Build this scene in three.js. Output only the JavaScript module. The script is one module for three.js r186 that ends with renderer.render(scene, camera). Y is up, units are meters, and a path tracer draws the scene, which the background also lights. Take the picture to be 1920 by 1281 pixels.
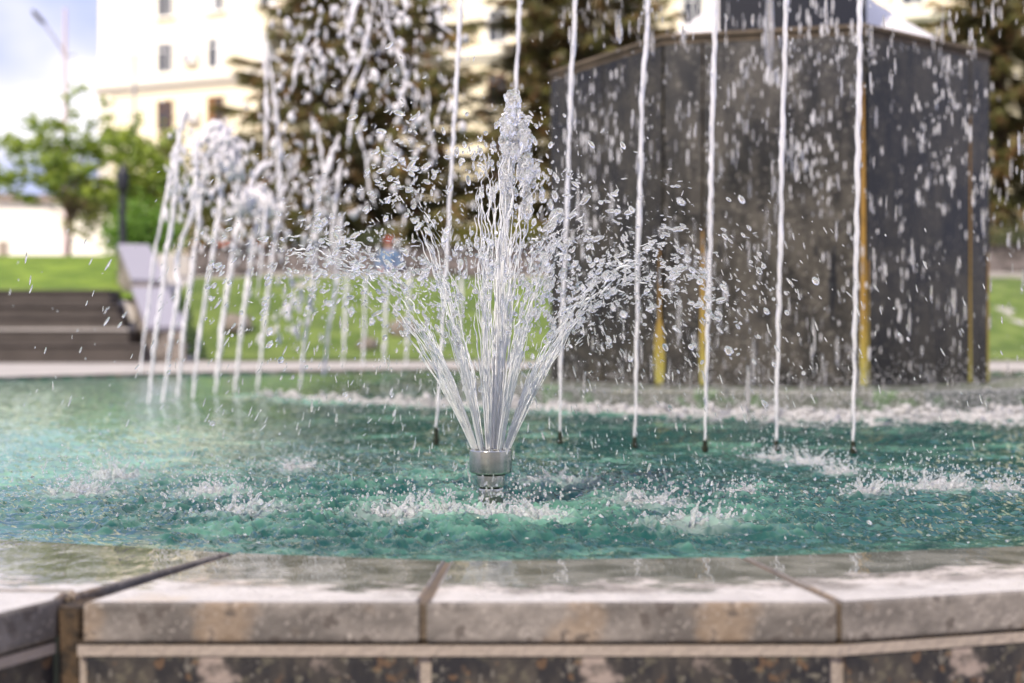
import * as THREE from 'three';
import { MarchingCubes } from 'three/addons/objects/MarchingCubes.js';
import { mergeGeometries, mergeVertices } from 'three/addons/utils/BufferGeometryUtils.js';
import { RoundedBoxGeometry } from 'three/addons/geometries/RoundedBoxGeometry.js';
import { createNoise2D, createNoise3D } from 'simplex-noise';

// ------------------------------------------------------------------ random, noise
function rng(seed) { let a = seed >>> 0; return () => { a = (a + 0x6D2B79F5) | 0; let t = Math.imul(a ^ (a >>> 15), 1 | a); t = (t + Math.imul(t ^ (t >>> 7), 61 | t)) ^ t; return ((t ^ (t >>> 14)) >>> 0) / 4294967296; }; }
const rnd = rng(7), R = (a, b, f = rnd) => a + (b - a) * f();
const gauss = (f = rnd) => Math.sqrt(-2 * Math.log(f() + 1e-9)) * Math.cos(6.28318 * f());
const n2 = createNoise2D(rng(11)), n3 = createNoise3D(rng(12));
const clamp = (x, a = 0, b = 1) => Math.min(b, Math.max(a, x));
const smooth = (a, b, x) => { const t = clamp((x - a) / (b - a)); return t * t * (3 - 2 * t); };
const mix = (a, b, t) => a + (b - a) * t;
const fbm2 = (x, y, o = 4) => { let s = 0, a = 0.5, f = 1; for (let i = 0; i < o; i++) { s += a * n2(x * f + i * 17.3, y * f - i * 9.1); a *= 0.5; f *= 2.03; } return s; };
const fbm3 = (x, y, z, o = 4) => { let s = 0, a = 0.5, f = 1; for (let i = 0; i < o; i++) { s += a * n3(x * f + i * 17.3, y * f - i * 9.1, z * f); a *= 0.5; f *= 2.03; } return s; };

// ------------------------------------------------------------------ camera, sky, sun, exposure
const scene = new THREE.Scene();
const EYE = 0.40, FPX = 2200;                       // eye height over the water's rim; focal length in pixels of a 1920 wide picture
const camera = new THREE.PerspectiveCamera(2 * Math.atan(640.5 / FPX) * 180 / Math.PI, 1024 / 683, 0.05, 400);
camera.position.set(0, EYE, 0); camera.lookAt(0, EYE, -10);
camera.focus = 2.86; camera.userData.fStop = 1.75;
const renderer = new THREE.WebGLRenderer({ antialias: true });
renderer.toneMapping = THREE.LinearToneMapping;
renderer.toneMappingExposure = 1.44;
renderer.shadowMap.enabled = true;

const sunDir = new THREE.Vector3(-0.42, 0.86, 0.72).normalize();
{
  const W = 1024, H = 512, data = new Float32Array(W * H * 4), d = new THREE.Vector3();
  for (let j = 0; j < H; j++) for (let i = 0; i < W; i++) {
    const th = ((i + 0.5) / W - 0.5) * 2 * Math.PI, el = ((j + 0.5) / H - 0.5) * Math.PI;
    d.set(Math.cos(el) * Math.cos(th), Math.sin(el), Math.cos(el) * Math.sin(th));
    const up = Math.max(d.y, 0), k = 1 / (up + 0.22);
    const px = d.x * k, pz = d.z * k;
    let c = fbm2(px * 0.9 + 3.1, pz * 0.9 + 1.7, 6) + 0.35 * fbm2(px * 0.35 + 8, pz * 0.35, 2);
    const cov = smooth(-0.16, 0.34, c);
    const hor = Math.exp(-up * 9);
    const b = [mix(0.36, 0.66, hor), mix(0.43, 0.68, hor), mix(0.80, 0.88, hor)];
    const lit = 0.80 + 0.35 * smooth(0, 0.6, c);
    const cl = [lit * 1.0, lit * 0.965, lit * 1.01];
    const glow = 0.55 * Math.pow(clamp(d.dot(sunDir)), 24);
    const o = (j * W + i) * 4, below = d.y < 0 ? 0.45 : 1;
    for (let q = 0; q < 3; q++) data[o + q] = (mix(b[q], cl[q], cov * 0.92) + glow) * below;
    data[o + 3] = 1;
  }
  const sky = new THREE.DataTexture(data, W, H, THREE.RGBAFormat, THREE.FloatType);
  sky.mapping = THREE.EquirectangularReflectionMapping; sky.magFilter = sky.minFilter = THREE.LinearFilter; sky.needsUpdate = true;
  scene.background = sky; scene.environment = sky;
}
const sun = new THREE.DirectionalLight(new THREE.Color(1, 0.87, 0.68), 4.0);
sun.position.copy(sunDir).multiplyScalar(60).add(new THREE.Vector3(0, 0, -12)); sun.target.position.set(0, 0, -12);
sun.castShadow = true; sun.shadow.mapSize.set(4096, 4096);
Object.assign(sun.shadow.camera, { left: -50, right: 50, top: 50, bottom: -50, near: 1, far: 200 });
scene.add(sun, sun.target);

// ------------------------------------------------------------------ helpers
const V = (x, y, z) => new THREE.Vector3(x, y, z);
const at = (px, py, d) => V((px - 960) / FPX * d, EYE - (py - 640) / FPX * d, -d);        // a point seen at a pixel, d metres away
const used = {};
function numbered(name) { used[name] = (used[name] ?? -1) + 1; return used[name] ? `${name}_${String(used[name]).padStart(3, '0')}` : name; }
function tag(o, label, category, group) { if (label) o.userData.label = label; if (category) o.userData.category = category; if (group) o.userData.group = group; return o; }
const shade = (m) => { m.castShadow = m.receiveShadow = true; return m; };
function thing(name, label, category, pos = [0, 0, 0], turn = 0, group) { const o = new THREE.Group(); o.name = numbered(name); o.position.set(...pos); o.rotation.y = turn; scene.add(o); return tag(o, label, category, group); }
function part(name, geo, mat, parent, pos, turn) { const m = shade(new THREE.Mesh(geo, mat)); m.name = name; if (pos) m.position.set(...pos); if (turn) m.rotation.y = turn; parent.add(m); return m; }
function structure(name, geo, mat) { const m = shade(new THREE.Mesh(geo, mat)); m.name = name; m.userData.kind = 'structure'; scene.add(m); return m; }
function stuff(name, geo, mat, mats, parent, colors) {
  const m = shade(new THREE.InstancedMesh(geo, mat, mats.length)); m.name = parent ? name : numbered(name); m.userData.kind = 'stuff';
  mats.forEach((q, i) => m.setMatrixAt(i, q)); if (colors) colors.forEach((c, i) => m.setColorAt(i, c));
  (parent ?? scene).add(m); return m;
}
const _q = new THREE.Quaternion(), _e = new THREE.Euler(), YUP = V(0, 1, 0);
function trs(p, q, s) { return new THREE.Matrix4().compose(p, q, s); }
function euler(x, y, z) { return new THREE.Quaternion().setFromEuler(new THREE.Euler(x, y, z)); }
function merge(list) { const keep = list.map((g) => { const h = g.index ? g.toNonIndexed() : g; for (const k of Object.keys(h.attributes)) if (!['position', 'normal', 'uv'].includes(k)) h.deleteAttribute(k); return h; }); return mergeGeometries(keep); }
function place(g, x, y, z, ry = 0) { if (ry) g.rotateY(ry); return g.translate(x, y, z); }
const box = (w, h, d) => new THREE.BoxGeometry(w, h, d);
const rbox = (w, h, d, r = 0.006, s = 2) => new RoundedBoxGeometry(w, h, d, s, Math.min(r, w / 2.1, h / 2.1, d / 2.1));

// textures: tileable value-noise based colour and grey maps
function tile(seed) {
  const f = rng(seed), T = new Float32Array(65536); for (let i = 0; i < 65536; i++) T[i] = f();
  const h = (x, y) => T[((x * 73 + y * 179 + ((x * y) << 3)) & 65535)];
  return (x, y, p) => { const xi = Math.floor(x), yi = Math.floor(y), fx = x - xi, fy = y - yi, u = fx * fx * (3 - 2 * fx), v = fy * fy * (3 - 2 * fy), m = (a) => ((a % p) + p) % p;
    return mix(mix(h(m(xi), m(yi)), h(m(xi + 1), m(yi)), u), mix(h(m(xi), m(yi + 1)), h(m(xi + 1), m(yi + 1)), u), v); };
}
const t1 = tile(21), t2 = tile(22), t3 = tile(23);
function tfbm(t, u, v, p, o = 5) { let s = 0, a = 0.5, n = 0; for (let i = 0; i < o; i++) { s += a * t(u * p, v * p, p); n += a; a *= 0.55; p *= 2; } return s / n; }
function dataTex(w, h, fn, srgb, rep = 1) {
  const a = new Uint8Array(w * h * 4);
  for (let j = 0; j < h; j++) for (let i = 0; i < w; i++) { const c = fn(i / w, j / h), o = (j * w + i) * 4; for (let q = 0; q < 3; q++) { const x = clamp(typeof c === 'number' ? c : c[q]); a[o + q] = 255 * (srgb ? (x <= 0.0031308 ? 12.92 * x : 1.055 * Math.pow(x, 1 / 2.4) - 0.055) : x); } a[o + 3] = 255; }
  const t = new THREE.DataTexture(a, w, h, THREE.RGBAFormat); t.magFilter = t.minFilter = THREE.LinearFilter; t.wrapS = t.wrapT = THREE.RepeatWrapping; if (srgb) t.colorSpace = THREE.SRGBColorSpace; t.repeat.set(rep, rep); t.needsUpdate = true; return t;
}
const mixc = (a, b, t) => [mix(a[0], b[0], t), mix(a[1], b[1], t), mix(a[2], b[2], t)];
const std = (o) => new THREE.MeshStandardMaterial(o), phys = (o) => new THREE.MeshPhysicalMaterial(o);
const rgb = (r, g, b) => new THREE.Color().setRGB(r, g, b);

// ------------------------------------------------------------------ materials
const M = {};

{
  const bumpN = dataTex(512, 512, (u, v) => 0.6 * tfbm(t1, u, v, 12, 5) + 0.4 * tfbm(t2, u, v, 64, 3), false, 2);
  const side = dataTex(1024, 512, (u, v) => {
    const a = tfbm(t1, u, v, 5, 6), b = tfbm(t2, u, v, 30, 4), c = tfbm(t3, u, v, 7, 5), e = tfbm(t1, u, v, 120, 2);
    let q = mixc([0.085, 0.076, 0.070], [0.25, 0.225, 0.205], smooth(0.28, 0.72, 0.7 * a + 0.3 * b));
    q = mixc(q, [0.27, 0.18, 0.10], 0.4 * smooth(0.52, 0.75, c)); q = mixc(q, [0.05, 0.04, 0.035], 0.75 * smooth(0.62, 0.72, b)); q = mixc(q, [0.42, 0.38, 0.35], 0.4 * smooth(0.7, 0.85, e));
    return q;
  }, true, 1.3);
  M.copingSide = std({ map: side, roughness: 0.7, bumpMap: bumpN, bumpScale: 0.004 });
  M.copingFar = std({ color: rgb(0.46, 0.42, 0.38), roughness: 0.55, bumpMap: bumpN, bumpScale: 0.004 });
  M.mortar = std({ color: rgb(0.27, 0.23, 0.20), roughness: 0.9, bumpMap: bumpN, bumpScale: 0.006 });
  M.dirt = std({ map: dataTex(256, 256, (u, v) => mixc([0.010, 0.007, 0.005], [0.06, 0.038, 0.02], smooth(0.35, 0.7, tfbm(t2, u, v, 8, 4))), true, 5), roughness: 0.9, bumpMap: bumpN, bumpScale: 0.006 });
  const dark = dataTex(1024, 1024, (u, v) => {
    const a = tfbm(t1, u, v, 5, 6), b = tfbm(t2, u, v, 60, 3), c = tfbm(t3, u, v, 34, 4), e = tfbm(t1, u + 0.5, v, 7, 5), w = tfbm(t2, u, v * 0.3, 40, 3);
    let q = mixc([0.008, 0.008, 0.011], [0.05, 0.043, 0.036], smooth(0.35, 0.7, 0.6 * a + 0.4 * w));
    q = mixc(q, [0.11, 0.10, 0.07], 0.5 * smooth(0.62, 0.74, c)); q = mixc(q, [0.20, 0.185, 0.16], 0.5 * smooth(0.68, 0.8, b));
    q = mixc(q, [0.18, 0.10, 0.045], 0.4 * smooth(0.66, 0.76, tfbm(t2, u, v + 0.4, 26, 3)));
    return mixc(q, [0.32, 0.26, 0.23], 0.75 * smooth(0.62, 0.72, e));
  }, true, 1.7);
  M.wallPanel = std({ map: dark, roughness: 0.45, bumpMap: bumpN, bumpScale: 0.003 });
  const gran = dataTex(1024, 1024, (u, v) => {
    const a = tfbm(t1, u, v, 4, 5), b = tfbm(t2, u, v, 90, 2), s = tfbm(t3, u * 1, v * 0.25, 24, 4), c = tfbm(t1, u, v, 18, 4);
    let q = mixc([0.012, 0.012, 0.011], [0.05, 0.047, 0.04], smooth(0.3, 0.72, 0.5 * a + 0.5 * s));
    q = mixc(q, [0.012, 0.012, 0.012], 0.6 * smooth(0.55, 0.7, c));
    return mixc(q, [0.13, 0.125, 0.11], 0.6 * smooth(0.66, 0.85, b));
  }, true, 0.6);
  const granR = dataTex(512, 512, (u, v) => 0.75 + 0.5 * (tfbm(t1, u, v, 6, 4) - 0.5) + 0.4 * (tfbm(t3, u, v * 0.3, 20, 3) - 0.5), false, 0.6);
  M.granite = phys({ map: gran, color: rgb(0.85, 0.8, 0.7), specularIntensity: 0.6, roughness: 0.36, roughnessMap: granR, bumpMap: bumpN, bumpScale: 0.0012 });
  M.graniteFrontLit = std({ map: gran, color: rgb(1.6, 1.54, 1.56), roughness: 0.26, roughnessMap: granR, bumpMap: bumpN, bumpScale: 0.0012 });  // lighter copy for the front face, its sky sheen painted into the colour
  M.blackGranite = std({ color: rgb(0.012, 0.012, 0.014), roughness: 0.18 });
  M.marble = std({ color: rgb(0.66, 0.64, 0.66), roughness: 0.5, bumpMap: bumpN, bumpScale: 0.003 });
  M.seam = std({ map: dataTex(256, 256, (u, v) => mixc([0.07, 0.04, 0.012], [0.24, 0.135, 0.03], tfbm(t1, u, v, 8, 4)), true, 2), roughness: 0.8 });
  M.trim = std({ map: dataTex(256, 256, (u, v) => mixc([0.04, 0.03, 0.02], [0.15, 0.11, 0.075], tfbm(t2, u, v, 9, 4)), true, 1.5), roughness: 0.8, bumpMap: bumpN, bumpScale: 0.004 });
  M.plinth = std({ map: dataTex(512, 512, (u, v) => mixc(mixc([0.05, 0.06, 0.045], [0.20, 0.20, 0.18], tfbm(t1, u, v, 8, 5)), [0.08, 0.16, 0.06], 0.7 * smooth(0.55, 0.7, tfbm(t2, u, v, 14, 4))), true, 1), roughness: 0.35, bumpMap: bumpN, bumpScale: 0.006 });
  M.innerWall = std({ map: dataTex(256, 256, (u, v) => mixc([0.02, 0.045, 0.035], [0.06, 0.11, 0.07], tfbm(t1, u, v, 8, 4)), true, 2), roughness: 0.5 });
  M.steel = phys({ color: rgb(0.50, 0.50, 0.46), metalness: 1, roughness: 0.27, anisotropy: 0.6, anisotropyRotation: Math.PI / 2, roughnessMap: dataTex(256, 256, (u, v) => 0.8 + 0.35 * (t2(u * 4, v * 60, 60) - 0.5) + 0.5 * (tfbm(t1, u, v, 20, 3) - 0.5), false, 1) });
  M.steelDark = std({ color: rgb(0.10, 0.13, 0.10), metalness: 0.7, roughness: 0.4 });
  M.pipe = std({ color: rgb(0.02, 0.022, 0.012), metalness: 0.4, roughness: 0.5 });
  M.water = phys({ color: rgb(0.97, 0.97, 0.98), roughness: 0.0, transmission: 0.86, thickness: 0.02, ior: 1.33 });
  M.stream = phys({ color: rgb(0.86, 0.87, 0.89), roughness: 0.03, transmission: 0.5, thickness: 0.02, ior: 1.33 });
  M.splash = phys({ color: rgb(0.92, 0.92, 0.93), roughness: 0.0, transmission: 0.8, thickness: 0.02, ior: 1.33 });
  M.veil = phys({ color: rgb(0.72, 0.71, 0.73), roughness: 0.2, transmission: 0.8, thickness: 0.02, ior: 1.33 });      // clear drops and sheets near the lens
  M.jet = phys({ color: rgb(0.84, 0.83, 0.86), roughness: 0.08, transmission: 0.5, thickness: 0.02, ior: 1.33 });        // aerated jets
  M.whiteWater = phys({ color: rgb(0.80, 0.78, 0.83), roughness: 0.3, transmission: 0.22, thickness: 0.02, ior: 1.33 });
  M.foam = phys({ color: rgb(0.64, 0.63, 0.64), roughness: 1, transmission: 0.45, thickness: 0 });
  M.lawn = std({ map: dataTex(1024, 1024, (u, v) => { const a = tfbm(t1, u, v, 10, 5), b = tfbm(t2, u, v, 90, 3); return mixc(mixc([0.11, 0.20, 0.012], [0.23, 0.34, 0.03], smooth(0.3, 0.7, a)), [0.20, 0.21, 0.06], 0.5 * smooth(0.5, 0.8, b)); }, true, 0.25), roughness: 0.95, bumpMap: bumpN, bumpScale: 0.05 });
  M.lawnDull = M.lawn.clone(); M.lawnDull.color = rgb(0.78, 0.74, 1.6);  // duller, less lime tone for the middle lawn
  M.plaza = std({ map: dataTex(512, 512, (u, v) => mixc([0.30, 0.28, 0.26], [0.42, 0.39, 0.37], tfbm(t1, u, v, 8, 6)), true, 0.4), roughness: 0.85, bumpMap: bumpN, bumpScale: 0.004 });
  M.step = std({ map: dataTex(512, 512, (u, v) => mixc([0.035, 0.029, 0.026], [0.085, 0.071, 0.064], tfbm(t1, u * 1, v * 1, 6, 6)), true, 0.5), roughness: 0.85, bumpMap: bumpN, bumpScale: 0.006 });
  M.rubble = std({ map: dataTex(512, 512, (u, v) => { const a = tfbm(t1, u, v, 6, 5), b = tfbm(t3, u, v, 22, 3); return mixc(mixc([0.12, 0.10, 0.085], [0.36, 0.31, 0.27], smooth(0.3, 0.7, a)), [0.07, 0.06, 0.05], 0.8 * smooth(0.55, 0.7, b)); }, true, 0.6), roughness: 0.9, bumpMap: bumpN, bumpScale: 0.03 });
  M.rubbleDark = M.rubble.clone(); M.rubbleDark.color = rgb(0.55, 0.55, 0.6);
  M.cap = std({ color: rgb(0.27, 0.26, 0.31), roughness: 0.7, bumpMap: bumpN, bumpScale: 0.003 });
  M.facade = std({ map: dataTex(256, 256, (u, v) => mixc([0.88, 0.78, 0.56], [0.92, 0.85, 0.66], tfbm(t1, u, v, 6, 5)), true, 0.2), roughness: 0.9 });
  M.facadeWhite = std({ color: rgb(0.92, 0.87, 0.76), roughness: 0.85 });
  M.woodFrame = std({ color: rgb(0.22, 0.10, 0.03), roughness: 0.6 });
  M.whiteFrame = std({ color: rgb(0.8, 0.8, 0.8), roughness: 0.5 });
  M.glass = std({ color: rgb(0.05, 0.055, 0.07), roughness: 0.08, metalness: 0 });
  M.curtain = std({ color: rgb(0.32, 0.27, 0.22), roughness: 0.9 });
  M.roof = std({ color: rgb(0.25, 0.2, 0.17), roughness: 0.8 });
  M.awning = std({ color: rgb(0.75, 0.10, 0.02), roughness: 0.8 });
  M.lampMetal = std({ color: rgb(0.015, 0.016, 0.022), roughness: 0.4 });
  M.palePole = std({ color: rgb(0.62, 0.50, 0.50), roughness: 0.5 });
  M.greyPole = std({ color: rgb(0.30, 0.30, 0.34), roughness: 0.5 });
  M.lampGlass = std({ color: rgb(0.35, 0.36, 0.38), roughness: 0.3 });
  M.bark = std({ color: rgb(0.11, 0.075, 0.05), roughness: 0.95, bumpMap: bumpN, bumpScale: 0.02 });
  M.needle = phys({ color: rgb(1, 1, 1), roughness: 0.9, transmission: 0.15, thickness: 0, side: THREE.DoubleSide });
  M.leaf = phys({ color: rgb(1, 1, 1), roughness: 0.8, transmission: 0.4, thickness: 0, side: THREE.DoubleSide });
}

// ------------------------------------------------------------------ geometry makers
function tubeGeo(pts, rad, radial = 7, squash = 0) {                 // a tapering, closed, wobbly tube through pts
  const n = pts.length, pos = [], idx = [], t = V(), a = V(), b = V(), ref = V(0.31, 0.1, 0.94);
  for (let i = 0; i < n; i++) {
    t.copy(pts[Math.min(i + 1, n - 1)]).sub(pts[Math.max(i - 1, 0)]).normalize(); a.crossVectors(t, ref).normalize(); b.crossVectors(t, a);
    for (let k = 0; k < radial; k++) {
      const w = k / radial * 6.28318, r = rad(i / (n - 1), w, pts[i]);
      pos.push(pts[i].x + (a.x * Math.cos(w) + b.x * Math.sin(w)) * r, pts[i].y + (a.y * Math.cos(w) + b.y * Math.sin(w)) * r, pts[i].z + (a.z * Math.cos(w) + b.z * Math.sin(w)) * r);
    }
  }
  for (let i = 0; i < n - 1; i++) for (let k = 0; k < radial; k++) { const p = i * radial + k, q = i * radial + (k + 1) % radial; idx.push(p, p + radial, q, q, p + radial, q + radial); }
  const c0 = pos.length / 3; pos.push(pts[0].x, pts[0].y, pts[0].z, pts[n - 1].x, pts[n - 1].y, pts[n - 1].z);
  for (let k = 0; k < radial; k++) { idx.push(c0, k, (k + 1) % radial); idx.push(c0 + 1, (n - 1) * radial + (k + 1) % radial, (n - 1) * radial + k); }
  const g = new THREE.BufferGeometry(); g.setAttribute('position', new THREE.Float32BufferAttribute(pos, 3)); g.setIndex(idx); g.computeVertexNormals(); return g;
}
function joinPlain(list) {                                            // merges indexed position+normal geometries
  for (const g of list) for (const k of Object.keys(g.attributes)) if (k !== 'position' && k !== 'normal') g.deleteAttribute(k);
  return mergeGeometries(list);
}
function blob(seed, amp = 0.25, detail = 3, fr = 1.6) {               // a lumpy drop of radius 1
  const g = mergeVertices(new THREE.IcosahedronGeometry(1, detail).deleteAttribute('uv').deleteAttribute('normal')), p = g.attributes.position, v = V();
  for (let i = 0; i < p.count; i++) { v.fromBufferAttribute(p, i); v.multiplyScalar(1 + amp * fbm3(v.x * fr + seed * 3.1, v.y * fr, v.z * fr + seed, 3)); p.setXYZ(i, v.x, v.y, v.z); }
  g.computeVertexNormals(); return g;
}
const DROPS = [0, 1, 2, 3].map((k) => blob(k + 1, [0.10, 0.30, 0.42, 0.6][k], 4, [1, 1.3, 1.7, 2.1][k])), MOTE = new THREE.IcosahedronGeometry(1, 1), LUMPS = [0, 1, 2].map((k) => blob(k + 20, 0.7, 3, 1.3));
function surfaceOf(res, c, half, fill) {                              // meshes a filled grid where it is above 0
  const mc = new MarchingCubes(res, M.water, false, false, 260000); mc.isolation = 0; fill(mc.field, res); mc.update();
  const n = mc.count, g = new THREE.BufferGeometry(), p = new Float32Array(n * 3);
  for (let k = 0; k < n * 3; k += 3) { p[k] = c.x + mc.positionArray[k] * half; p[k + 1] = c.y + mc.positionArray[k + 1] * half; p[k + 2] = c.z + mc.positionArray[k + 2] * half; }
  g.setAttribute('position', new THREE.BufferAttribute(p, 3));
  const m = mergeVertices(g, 1e-5); m.computeVertexNormals(); return m;
}
function implicit(field, c, half, res) {
  return surfaceOf(res, c, half, (F) => { const h = res / 2; let i = 0; for (let z = 0; z < res; z++) for (let y = 0; y < res; y++) for (let x = 0; x < res; x++, i++) F[i] = (x < 2 || y < 2 || z < 2 || x > res - 3 || y > res - 3 || z > res - 3) ? -1 : field(c.x + (x - h) / h * half, c.y + (y - h) / h * half, c.z + (z - h) / h * half); });
}
function metaMesh(balls, k, wob, wf, c, half, res) {                  // smooth union of balls [x, y, z, r, stretch], ruffled
  return surfaceOf(res, c, half, (F) => {
    const h = res / 2, S = new Float32Array(res * res * res), I = (v, o) => (v - o) / half * h + h;
    for (const b of balls) { const e = b[4] ?? 1, R0 = b[3] + 4 * k, lo = [I(b[0] - R0, c.x), I(b[1] - R0 * e, c.y), I(b[2] - R0, c.z)].map((q) => Math.max(2, Math.floor(q))), hi = [I(b[0] + R0, c.x), I(b[1] + R0 * e, c.y), I(b[2] + R0, c.z)].map((q) => Math.min(res - 3, Math.ceil(q)));
      for (let z = lo[2]; z <= hi[2]; z++) for (let y = lo[1]; y <= hi[1]; y++) for (let x = lo[0]; x <= hi[0]; x++) { const dx = c.x + (x - h) / h * half - b[0], dy = (c.y + (y - h) / h * half - b[1]) / e, dz = c.z + (z - h) / h * half - b[2]; S[(z * res + y) * res + x] += Math.exp((b[3] - Math.sqrt(dx * dx + dy * dy + dz * dz)) / k); } }
    for (let i = 0, z = 0; z < res; z++) for (let y = 0; y < res; y++) for (let x = 0; x < res; x++, i++) { if (S[i] < 1e-6) { F[i] = -0.05; continue; } let v = k * Math.log(S[i]); if (wob && Math.abs(v) < wob * 1.3) v += wob * fbm3((c.x + x / h * half) * wf, (c.y + y / h * half) * wf * 0.7, (c.z + z / h * half) * wf, 3); F[i] = v; }
  });
}
function slab(poly, y0, y1, bevel = 0.005) {                          // poly of [x, d] extruded between two heights, edges rounded
  const s = new THREE.Shape(poly.map(([x, d]) => new THREE.Vector2(x, d)));
  const g = new THREE.ExtrudeGeometry(s, { depth: y1 - y0 - 2 * bevel, bevelEnabled: bevel > 0, bevelThickness: bevel, bevelSize: bevel, bevelOffset: -bevel, bevelSegments: 3 });
  g.translate(0, 0, bevel); g.rotateX(-Math.PI / 2); g.translate(0, y0, 0); return g;
}
function sheet(poly, y) { const g = new THREE.ShapeGeometry(new THREE.Shape(poly.map(([x, d]) => new THREE.Vector2(x, d)))); g.rotateX(-Math.PI / 2); g.translate(0, y, 0); return g; }

const LEAF = (() => { const g = new THREE.BufferGeometry(); g.setAttribute('position', new THREE.Float32BufferAttribute([0, 0, 0, -0.32, 0.05, 0.45, 0.32, 0.05, 0.45, 0, -0.06, 0.5, 0, -0.02, 1], 3)); g.setIndex([0, 3, 1, 0, 2, 3, 1, 3, 4, 3, 2, 4]); g.computeVertexNormals(); return g; })();
// ------------------------------------------------------------------ the pool: outline, coping, walls
const nearIn = [[-1.50, 2.56], [-1.03, 2.378], [-0.527, 2.228], [-0.117, 2.146], [0.427, 2.184], [1.006, 2.30], [1.55, 2.52]];
const outline = (() => {
  const far = [[2.3, 2.95], [4.2, 3.9], [6.6, 5.6], [8.6, 8.6], [8.4, 12.2], [5.8, 15.2], [2.2, 16.6], [-0.9, 16.2], [-3.2, 14.75], [-5.3, 12.25], [-5.9, 9.4], [-5.0, 6.4], [-3.4, 4.1], [-2.3, 3.05]];
  const c = new THREE.CatmullRomCurve3([nearIn[6], ...far, nearIn[0]].map(([x, d]) => V(x, 0, d)), false, 'centripetal');
  return { far: c, pts: [...nearIn.slice(1, 6), ...c.getSpacedPoints(160).map((p) => [p.x, p.z])] };
})();
function inside(x, d, P = outline.pts) { let r = false; for (let i = 0, j = P.length - 1; i < P.length; j = i++) if ((P[i][1] > d) !== (P[j][1] > d) && x < (P[j][0] - P[i][0]) * (d - P[i][1]) / (P[j][1] - P[i][1]) + P[i][0]) r = !r; return r; }
function toRim(x, d) { let m = 9; const P = nearIn; for (let i = 0; i < P.length - 1; i++) { const ax = P[i][0], ay = P[i][1], bx = P[i + 1][0] - ax, by = P[i + 1][1] - ay, t = clamp(((x - ax) * bx + (d - ay) * by) / (bx * bx + by * by)); m = Math.min(m, Math.hypot(x - ax - bx * t, d - ay - by * t)); } return m; }

{ // coping stones close to the lens: wet inside, lime-crusted and dry outside
  const X0 = -1.6, X1 = 1.7, D0 = 1.4, D1 = 2.7;
  const wetAt = (u, v) => { const x = mix(X0, X1, u), d = mix(D0, D1, v), s = toRim(x, d); const edge = 0.245 + 0.07 * fbm2(x * 3.1, d * 3, 3) + 0.09 * fbm2(x * 10, d * 20, 4) - 0.09 * smooth(0.3, 1.0, x) + 0.1 * smooth(-0.45, -0.8, x); return [smooth(edge + 0.035, edge - 0.03, s), x, d, s]; };
  const color = dataTex(2048, 1024, (u, v) => {
    const [w, x, d, s] = wetAt(u, v), m = fbm2(x * 6, d * 9, 4), f = fbm2(x * 40, d * 46, 3);
    let dry = mixc([0.24, 0.215, 0.195], [0.50, 0.455, 0.42], smooth(-0.35, 0.4, m + 0.5 * f));
    dry = mixc(dry, [0.50, 0.475, 0.455], 0.8 * smooth(0.25, 0.32, s + 0.06 * m)); dry = mixc(dry, [0.42, 0.32, 0.20], 0.4 * smooth(0.1, 0.45, fbm2(x * 4 + 7, d * 5, 3)) * smooth(0, -0.7, x));
    const wet = mixc([0.10, 0.105, 0.085], [0.21, 0.21, 0.18], smooth(-0.4, 0.4, m));
    return mixc(dry, wet, w);
  }, true);
  const rough = dataTex(2048, 1024, (u, v) => { const [w, x, d] = wetAt(u, v); return mix(0.42 + 0.3 * fbm2(x * 20, d * 30, 3), 0.035 + 0.02 * fbm2(x * 9, d * 4, 2), w); }, false);
  const bump = dataTex(2048, 1024, (u, v) => { const [w, x, d] = wetAt(u, v); return 0.5 + mix(0.5 * fbm2(x * 60, d * 60, 3), 0.16 * fbm2(x * 14, d * 9, 3), w) + 0.12 * (w - 0.5); }, false);
  for (const t of [color, rough, bump]) { t.repeat.set(1 / (X1 - X0), 1 / (D1 - D0)); t.offset.set(-X0 / (X1 - X0), -D0 / (D1 - D0)); t.wrapS = t.wrapT = THREE.ClampToEdgeWrapping; }
  M.copingTop = std({ map: color, roughness: 1, roughnessMap: rough, bumpMap: bump, bumpScale: 0.003 });
}
const basin = thing('fountain_basin', 'stone rim and dark granite wall around the whole turquoise fountain pool', 'fountain basin');
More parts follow.
